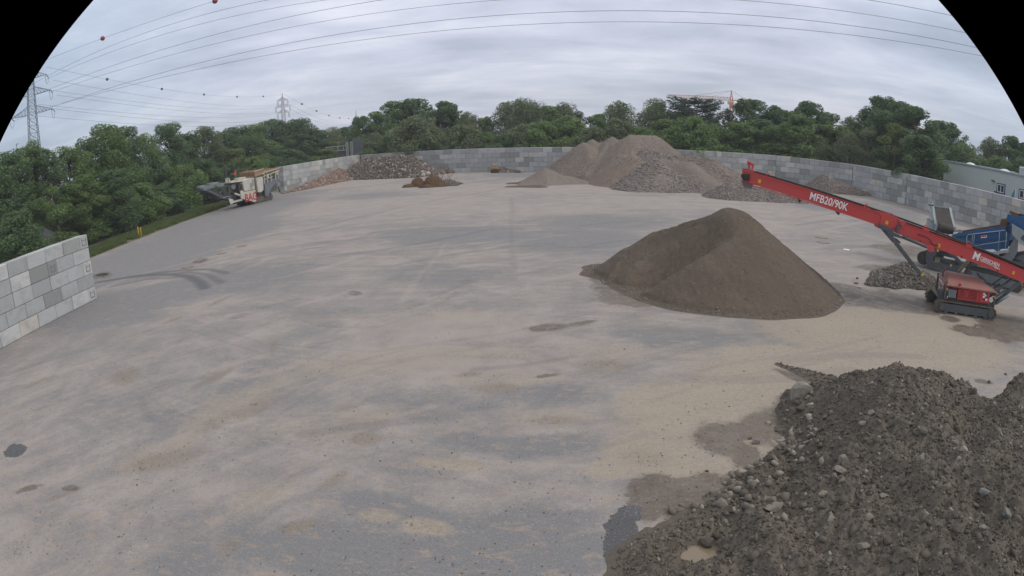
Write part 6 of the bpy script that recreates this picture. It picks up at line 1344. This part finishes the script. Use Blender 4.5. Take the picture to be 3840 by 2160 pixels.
OV=[('highest overhead wire, carrying two red marker balls at the upper left',[(193,217),(385,145),(520,95),(806,4)],0,[(385,145),(806,5)]),
    ('topmost of the paired cables sweeping up from the left pylon, leaving the picture top first',[(179,282),(386,192),(676,72),(1000,4)],-4.2,[]),
    ('second of the cables sweeping up from the left pylon',[(193,289),(483,172),(773,80),(1000,43),(1193,0)],4.2,[]),
    ('third cable from the left pylon, touching the picture top at centre left',[(188,338),(483,213),(1000,90),(1446,0),(3280,0),(3578,62)],-5.1,[]),
    ('fourth cable from the left pylon, crossing the picture top near the middle',[(208,344),(483,240),(1000,130),(1893,0),(2832,0),(3608,122)],5.1,[]),
    ('upper of the two cables that span the whole sky below the picture top',[(188,401),(483,311),(1000,185),(1938,45),(2236,37),(2907,67),(3667,182)],-5.4,[]),
    ('lowest cable spanning the whole sky from pylon to right edge',[(198,397),(483,322),(1000,214),(1400,140),(2370,79),(2981,107),(3697,216)],5.4,[])]
for lb,pix,off,nb in OV:
    A=(P1[0]+off*(-uy)*-1*0+off*uy*-1,P1[1]+off*ux,0); B=(A[0]+dirR[0],A[1]+dirR[1],0)
    wirefit(pix,A,B,'power_line',lb,'overhead cables crossing the yard sky',r=.032,ext=(0,30),nb=nb,ballr=.5,blabel=['red marker ball on the highest wire at the far upper left','red marker ball on the highest wire touching the top edge of the picture'],ends=(0,None))
q_=lambda x,y:(x/2.07,y/2.07)
LV=[('thin earth wire with marker balls running from the left pylon to the distant one',[(175,250),(402,298),(607,335),(765,355),(889,362),(987,361),(1066,353)],[(402,298),(607,335),(765,355),(889,362),(987,361)]),
    ('first cable below the balled wire between the two left pylons',[q_(415,627),q_(1000,720),q_(1500,795),q_(2070,825),(1048,392)],[]),
    ('second cable below the balled wire between the two left pylons',[q_(295,685),q_(740,750),q_(1430,830),q_(2070,838),(1042,400)],[]),
    ('third cable below the balled wire between the two left pylons',[q_(440,735),q_(1000,820),q_(1600,870),q_(2070,884),(1040,420)],[]),
    ('fourth cable below the balled wire between the two left pylons',[q_(295,808),q_(1000,882),q_(1600,910),q_(2070,892),(1042,424)],[]),
    ('fifth cable below the balled wire between the two left pylons',[q_(420,845),q_(1000,910),q_(1600,945),q_(2070,938),(1047,440)],[]),
    ('lowest cable between the two left pylons, just above the treetops',[q_(295,905),q_(1000,958),q_(1400,972),q_(2070,958),(1047,443)],[])]
bl_=['marker ball on the balled earth wire, nearest to the left pylon','second marker ball from the left on the balled earth wire','third marker ball from the left on the balled earth wire','fourth marker ball from the left on the balled earth wire','marker ball on the balled earth wire just left of the distant pylon']
for lb,pix,nb in LV: wirefit(pix,P1,P2,'power_line',lb,'cables from the left pylon to the distant pylon',r=.035,nb=nb,ballr=.45,bm_='balld',blabel=bl_)
wirefit([(1066,353),(1132,391),(1187,417),(1234,433),(1274,442),(1308,445)],P2,P3_,'power_line','thin balled wire sloping down right from the distant pylon','cables beyond the distant pylon',r=.06,nb=[(1132,391),(1187,417),(1234,433),(1274,442),(1308,445)],ballr=.8,bm_='balld',
   blabel=['highest small marker ball right of the distant pylon','second small marker ball down the wire right of the distant pylon','third small marker ball down the wire right of the distant pylon','fourth small marker ball down the wire right of the distant pylon','lowest small marker ball right of the distant pylon, near the treetops'])
wirefit([(1086,390),(1160,430),(1240,458),(1310,466)],P2,P3_,'power_line','upper plain cable sloping down right from the distant pylon','cables beyond the distant pylon',r=.06)
wirefit([(1095,412),(1160,444),(1230,468)],P2,P3_,'power_line','lower plain cable sloping down right from the distant pylon','cables beyond the distant pylon',r=.06)
# ================================================================== tower crane
def crane():
    b=D(2743,480,430); T=empty('tower_crane',(b[0],b[1],0),R(-13),label='orange and white tower crane with long jib above the trees',cat='crane')
    d2=430/2450.0
    zj=D(2743,377,430)[2]; zt_=D(2743,342,430)[2]; Lj=(2743-2511)*d2*1.03; Lc=(2816-2743)*d2*1.03; z0=D(2743,440,430)[2]
    t=MB(); s=1.0; zz=0
    while zz<zj-1:
        for i,(a,c) in enumerate(((-s,-s),(s,-s),(s,s),(-s,s))):
            e_,f=((s,-s),(s,s),(-s,s),(-s,-s))[i]; t.beam((a,c,zz),(a,c,zz+2),.28,.28); t.beam((a,c,zz),(e_,f,zz+2),.18,.18)
        zz+=2
    t.build('mast',M['cranered'],T)
    tw=MB(); tw.box((0,0,zj-3.2),(2.6,2.6,4.5)); 
    for a,c in((-.9,-.9),(.9,-.9),(.9,.9),(-.9,.9)): tw.beam((a,c,zj-.5),(0,0,zt_+.5),.3,.3)
    tw.beam((-.6,0,zj+2.5),(.6,0,zj+2.5),.3,.3); tw.build('slewing_tower',M['cranered'],T)
    cb_=MB(); cb_.box((-1.9,-1.2,zj-1.6),(1.6,1.6,2.0),bev=.2); cb_.build('cab',M['cranewhite'],T)
    j=MB(); n=22; h=1.9
    for i in range(n):
        x0=-Lj*i/n; x1=-Lj*(i+1)/n; xm=(x0+x1)/2
        for y in(-.7,.7): j.beam((x0,y,zj),(x1,y,zj),.36,.36); j.beam((x0,y,zj),(xm,0,zj+h),.24,.24); j.beam((x1,y,zj),(xm,0,zj+h),.24,.24)
        if i<n-1: j.beam((xm,0,zj+h),(xm-Lj/n,0,zj+h),.36,.36)
    j.build('jib',M['cranewhite'],T)
    c=MB(); c.box((Lc/2,0,zj+.2),(Lc,1.4,.5)); 
    for i in range(8): c.beam((Lc*i/8,-.7,zj+.4),(Lc*(i+1)/8,-.7,zj+1.3),.1,.1); c.beam((0,-.7,zj+1.3),(Lc,-.7,zj+1.3),.1,.1)
    c.box((Lc-1.6,0,zj+1.0),(2.6,1.8,1.4)); c.build('counter_jib',M['cranered'],T)
    w_=MB(); w_.box((Lc-3.4,0,zj-1.2),(1.6,1.6,2.2)); w_.build('counterweight',M['cranewhite'],T)
    ti=MB(); ti.beam((0,0,zt_+.3),(-Lj*.58,0,zj+h),.2,.2); ti.beam((0,0,zt_+.3),(Lc*.8,0,zj+.6),.16,.16); ti.beam((0,0,zt_+.2),(-Lj*.3,0,zj+h),.12,.12); ti.build('tie_bar',M['cranered'],T)
    tr_=MB(); xx=-(2743-2702)*d2; tr_.box((xx,0,zj-.3),(1.8,1.5,.7)); tr_.build('trolley',M['cranered'],T)
    hk=MB(); hk.tube([(xx-.2,0,zj-.5),(xx-.2,0,zj-10)],.07,5).tube([(xx+.2,0,zj-.5),(xx+.2,0,zj-10)],.07,5).box((xx,0,zj-10.4),(.7,.5,1.1)); hk.build('hook',M['cranered'],T)
crane()
# ================================================================== buildings
def hall():
    A=D(3541,603,97); az=DW[1]; 
    T=empty('industrial_hall',(A[0],A[1],0),az,label='pale grey flat-roofed industrial hall with blue framed windows behind the right wall',cat='building')
    zt_=A[2]; M['hall']=paint('pale_grey_cladding',(.48,.51,.50),.7,0,.12,(.22,.25,.25),.35,0)
    b=MB(); L_=48; b.box((L_/2,11,zt_/2),(L_,22,zt_)); b.build('wall',M['hall'],T)
    rm=MB(); rm.box((L_/2,-.02,zt_+.04),(L_+.2,.22,.2)); rm.box((-.02,11,zt_+.04),(.2,22,.2)); rm.build('parapet',M['lgrey'],T)
    for (u,v) in((3640,618),(3768,645)):
        s,z=PL(u,v,(A[0],A[1]),az,3.5); sb_=MB(); n=12
        bm=bmesh.new(); bmesh.ops.create_uvsphere(bm,u_segments=16,v_segments=8,radius=1); me=bpy.data.meshes.new('skylight'); 
        for v_ in bm.verts: v_.co=Vector((v_.co.x*.75,v_.co.y*.75,max(0,v_.co.z)*.35))
        bm.to_mesh(me); bm.free(); me.materials.append(M['white']); o=link('skylight',me,T); o.location=(s,3.5,zt_+.02)
    for (u0,v0,u1,v1) in((3741,687,3767,728),(3824,709,3855,752)):
        s0,z0=PL(u0,v0,(A[0],A[1]),az,0); s1,z1=PL(u1,v1,(A[0],A[1]),az,0); za=z0; zb=z1; h=za-zb; w_=s1-s0
        if h<.9: h=1.3
        fr=MB(); zc_=(za+zb)/2
        for dx,dz,sx,sz in((-w_/2,0,.12,h),(w_/2,0,.12,h),(0,h/2,w_+.12,.12),(0,-h/2,w_+.12,.12)): fr.box(((s0+s1)/2+dx,-.04,zc_+dz),(sx,.10,sz))
        W_=fr.build('window',M['wblue'],T)
        i_=MB()
        for dx,dz,sx,sz in((-w_/2+.12,0,.09,h-.2),(w_/2-.12,0,.09,h-.2),(0,h/2-.12,w_-.2,.09),(0,-h/2+.12,w_-.2,.09),(0,0,.10,h-.2)): i_.box(((s0+s1)/2+dx,-.05,zc_+dz),(sx,.07,sz))
        i_.build('sash',M['white'],W_); MB().box(((s0+s1)/2,-.025,zc_),(w_-.2,.03,h-.2)).build('pane',M['glass'],W_)
    for (u,v) in((3551,641),(3723,678),(3733,720)):
        s,z=PL(u,v,(A[0],A[1]),az,-.2); l_=MB(); l_.box((s,-.15,z),(.5,.3,.12),(0,.2,0)).box((s-.1,-.03,z+.05),(.15,.1,.15)); l_.build('wall_lamp',M['dgrey'],T)
    s,z=PL(3836,662,(A[0],A[1]),az,4); ac=MB(); ac.box((s+.6,4,zt_+.55),(1.6,1.2,1.1),bev=.03); 
    for i in range(6): ac.mat(1).box((s+.6,3.39,zt_+.2+i*.14),(1.4,.03,.05)).mat(0)
    ac.build('roof_unit',[M['white'],M['dgrey']],T)
    # flag between wall and hall
    f0=D(3805,742,80.0); ft=D(3806,706,80.0)
    Fg=empty('flag',(f0[0],f0[1],0),DW[1],label='blue beach flag on a thin pole in front of the grey hall',cat='flag')
    MB().tube([(0,0,0),(0,0,ft[2])],.035,6).build('pole',M['steel'],Fg)
    fl_=MB(); n=8; hz=ft[2]; pts=[(-.02,hz-.05),(-.02,hz-2.2),(-.9,hz-2.0),(-.78,hz-1.3),(-.45,hz-.65)]
    fl_.prism(pts,-.012,.012); F_=fl_.build('cloth',M['flag'],Fg)
    mk=MB(); mk.tube([(-.35+.14*math.cos(a*.6),-.02,hz-1.45+.18*math.sin(a*.6)) for a in range(9)],.025,4); mk.beam((-.6,-.02,hz-1.55),(-.12,-.02,hz-1.35),.01,.05); mk.build('emblem',M['decal'],F_)
hall()
def lefthall():
    a=D(112,800,72); T=empty('storage_tent',(a[0]-2,a[1],0),R(60),label='grey round-roofed storage tent glimpsed between the left trees',cat='building')
    M['tent']=paint('grey_tarpaulin',(.26,.26,.28),.6,0,.2,(.2,.2,.2),.5,0)
    t=MB(); n=14; vs=[];fs=[]; W_=4.5; 
    for y in(0,18):
        vs.append((-W_,y,0))
        for i in range(n+1): an=math.pi*(1-i/n); vs.append((W_*math.cos(an),y,1.6+2.2*math.sin(an)))
        vs.append((W_,y,0))
    k=n+3
    for i in range(k-1): fs.append((i,i+1,i+1+k,i+k))
    fs.append(list(range(k))); fs.append(list(range(2*k-1,k-1,-1))); t.add(vs,fs).build('tarpaulin',M['tent'],T)
    d=MB(); d.box((0,-.04,1.6),(4,.1,3.2)); d.build('door',M['lgrey'],T)
lefthall()
def house():
    a=D(1812,520,142); T=empty('house',(a[0],a[1],0),R(20),label='dark tiled house roof with chimney peeking out between the birches',cat='house')
    z=D(1812,500,142)[2]; M['plaster']=paint('pale_plaster',(.34,.33,.32),.9,0,.2,(.2,.2,.2),1,0)
    MB().box((0,0,(z-3)/2),(8,7,z-3)).build('wall',M['plaster'],T)
    r=MB(); r.add([(-4.4,-3.9,z-3.1),(4.4,-3.9,z-3.1),(4.4,3.9,z-3.1),(-4.4,3.9,z-3.1),(-4.4,0,z+.3),(4.4,0,z+.3)],[(0,1,5,4),(2,3,4,5),(0,4,3),(1,2,5),(0,3,2,1)]); ro=r.build('roof',M['roof'],T)
    c=MB(); c.box((1.8,0,z+.5),(.8,.8,1.4)); c.box((1.8,0,z+1.25),(.95,.95,.12)); c.build('chimney',M['roof'],ro)
house()
def gantry():
    a=D(1303,570,128); T=empty('motorway_sign_gantry',(a[0],a[1],0),R(-2),label='white framed motorway sign gantry with dark sign back beside the trees',cat='sign gantry')
    k=150/2450.0; zt_=D(1303,531,128)[2]; zb=2.0
    p=MB()
    for dx in(-.15,.15,.75,1.05): p.box((dx,0,zt_/2),(.16,.3,zt_))
    p.build('post',M['steel'],T)
    l_=MB(); z1=D(1290,546,128)[2]; z2=D(1290,563,128)[2]
    l_.box((-2.2,0,z1),(4.4,.15,.15)); l_.box((-2.2,0,z2),(4.4,.15,.15))
    for i in range(4): l_.box((-4.2+i*1.15,0,(z1+z2)/2),(.12,.12,z1-z2))
    l_.build('lattice_beam',M['steel'],T)
    sp_=MB(); sp_.box((2.1,.1,(zt_+2.6)/2+.8),(2.1,.2,zt_-3.5),bev=.05); sp_.build('sign_back',M['dgrey'],T)
    s2_=MB(); s2_.box((-1.6,.2,z2-.6),(3.2,.12,2.0)); s2_.build('sign_panel',M['dgrey'],T)
gantry()
for nm,lb_,(u,v,dd) in (('lamp_mast','thin dark mast standing above the far left trees',(62,541,120)),):
    p=D(u,v,dd); t=empty(nm,(p[0],p[1],0),0,label=lb_,cat='mast'); MB().tube([(0,0,0),(0,0,p[2])],[.12,.05],6).build('pole',M['dgrey'],t); MB().box((.2,0,p[2]),(.6,.2,.12)).build('lamp_head',M['steel'],t)

# thin damp air over the whole site
hz=MB(); hz.box((0,420,40.5),(1700,1900,83)); mt=bpy.data.materials.new('thin_haze'); mt.use_nodes=True; t=mt.node_tree; t.nodes.remove(t.nodes['Principled BSDF']); pv=t.nodes.new('ShaderNodeVolumePrincipled')
pv.inputs['Color'].default_value=(.86,.90,.95,1); pv.inputs['Density'].default_value=.00055; t.links.new(pv.outputs[0],t.nodes['Material Output'].inputs['Volume'])
hz.build('haze',mt,None,kind='stuff')
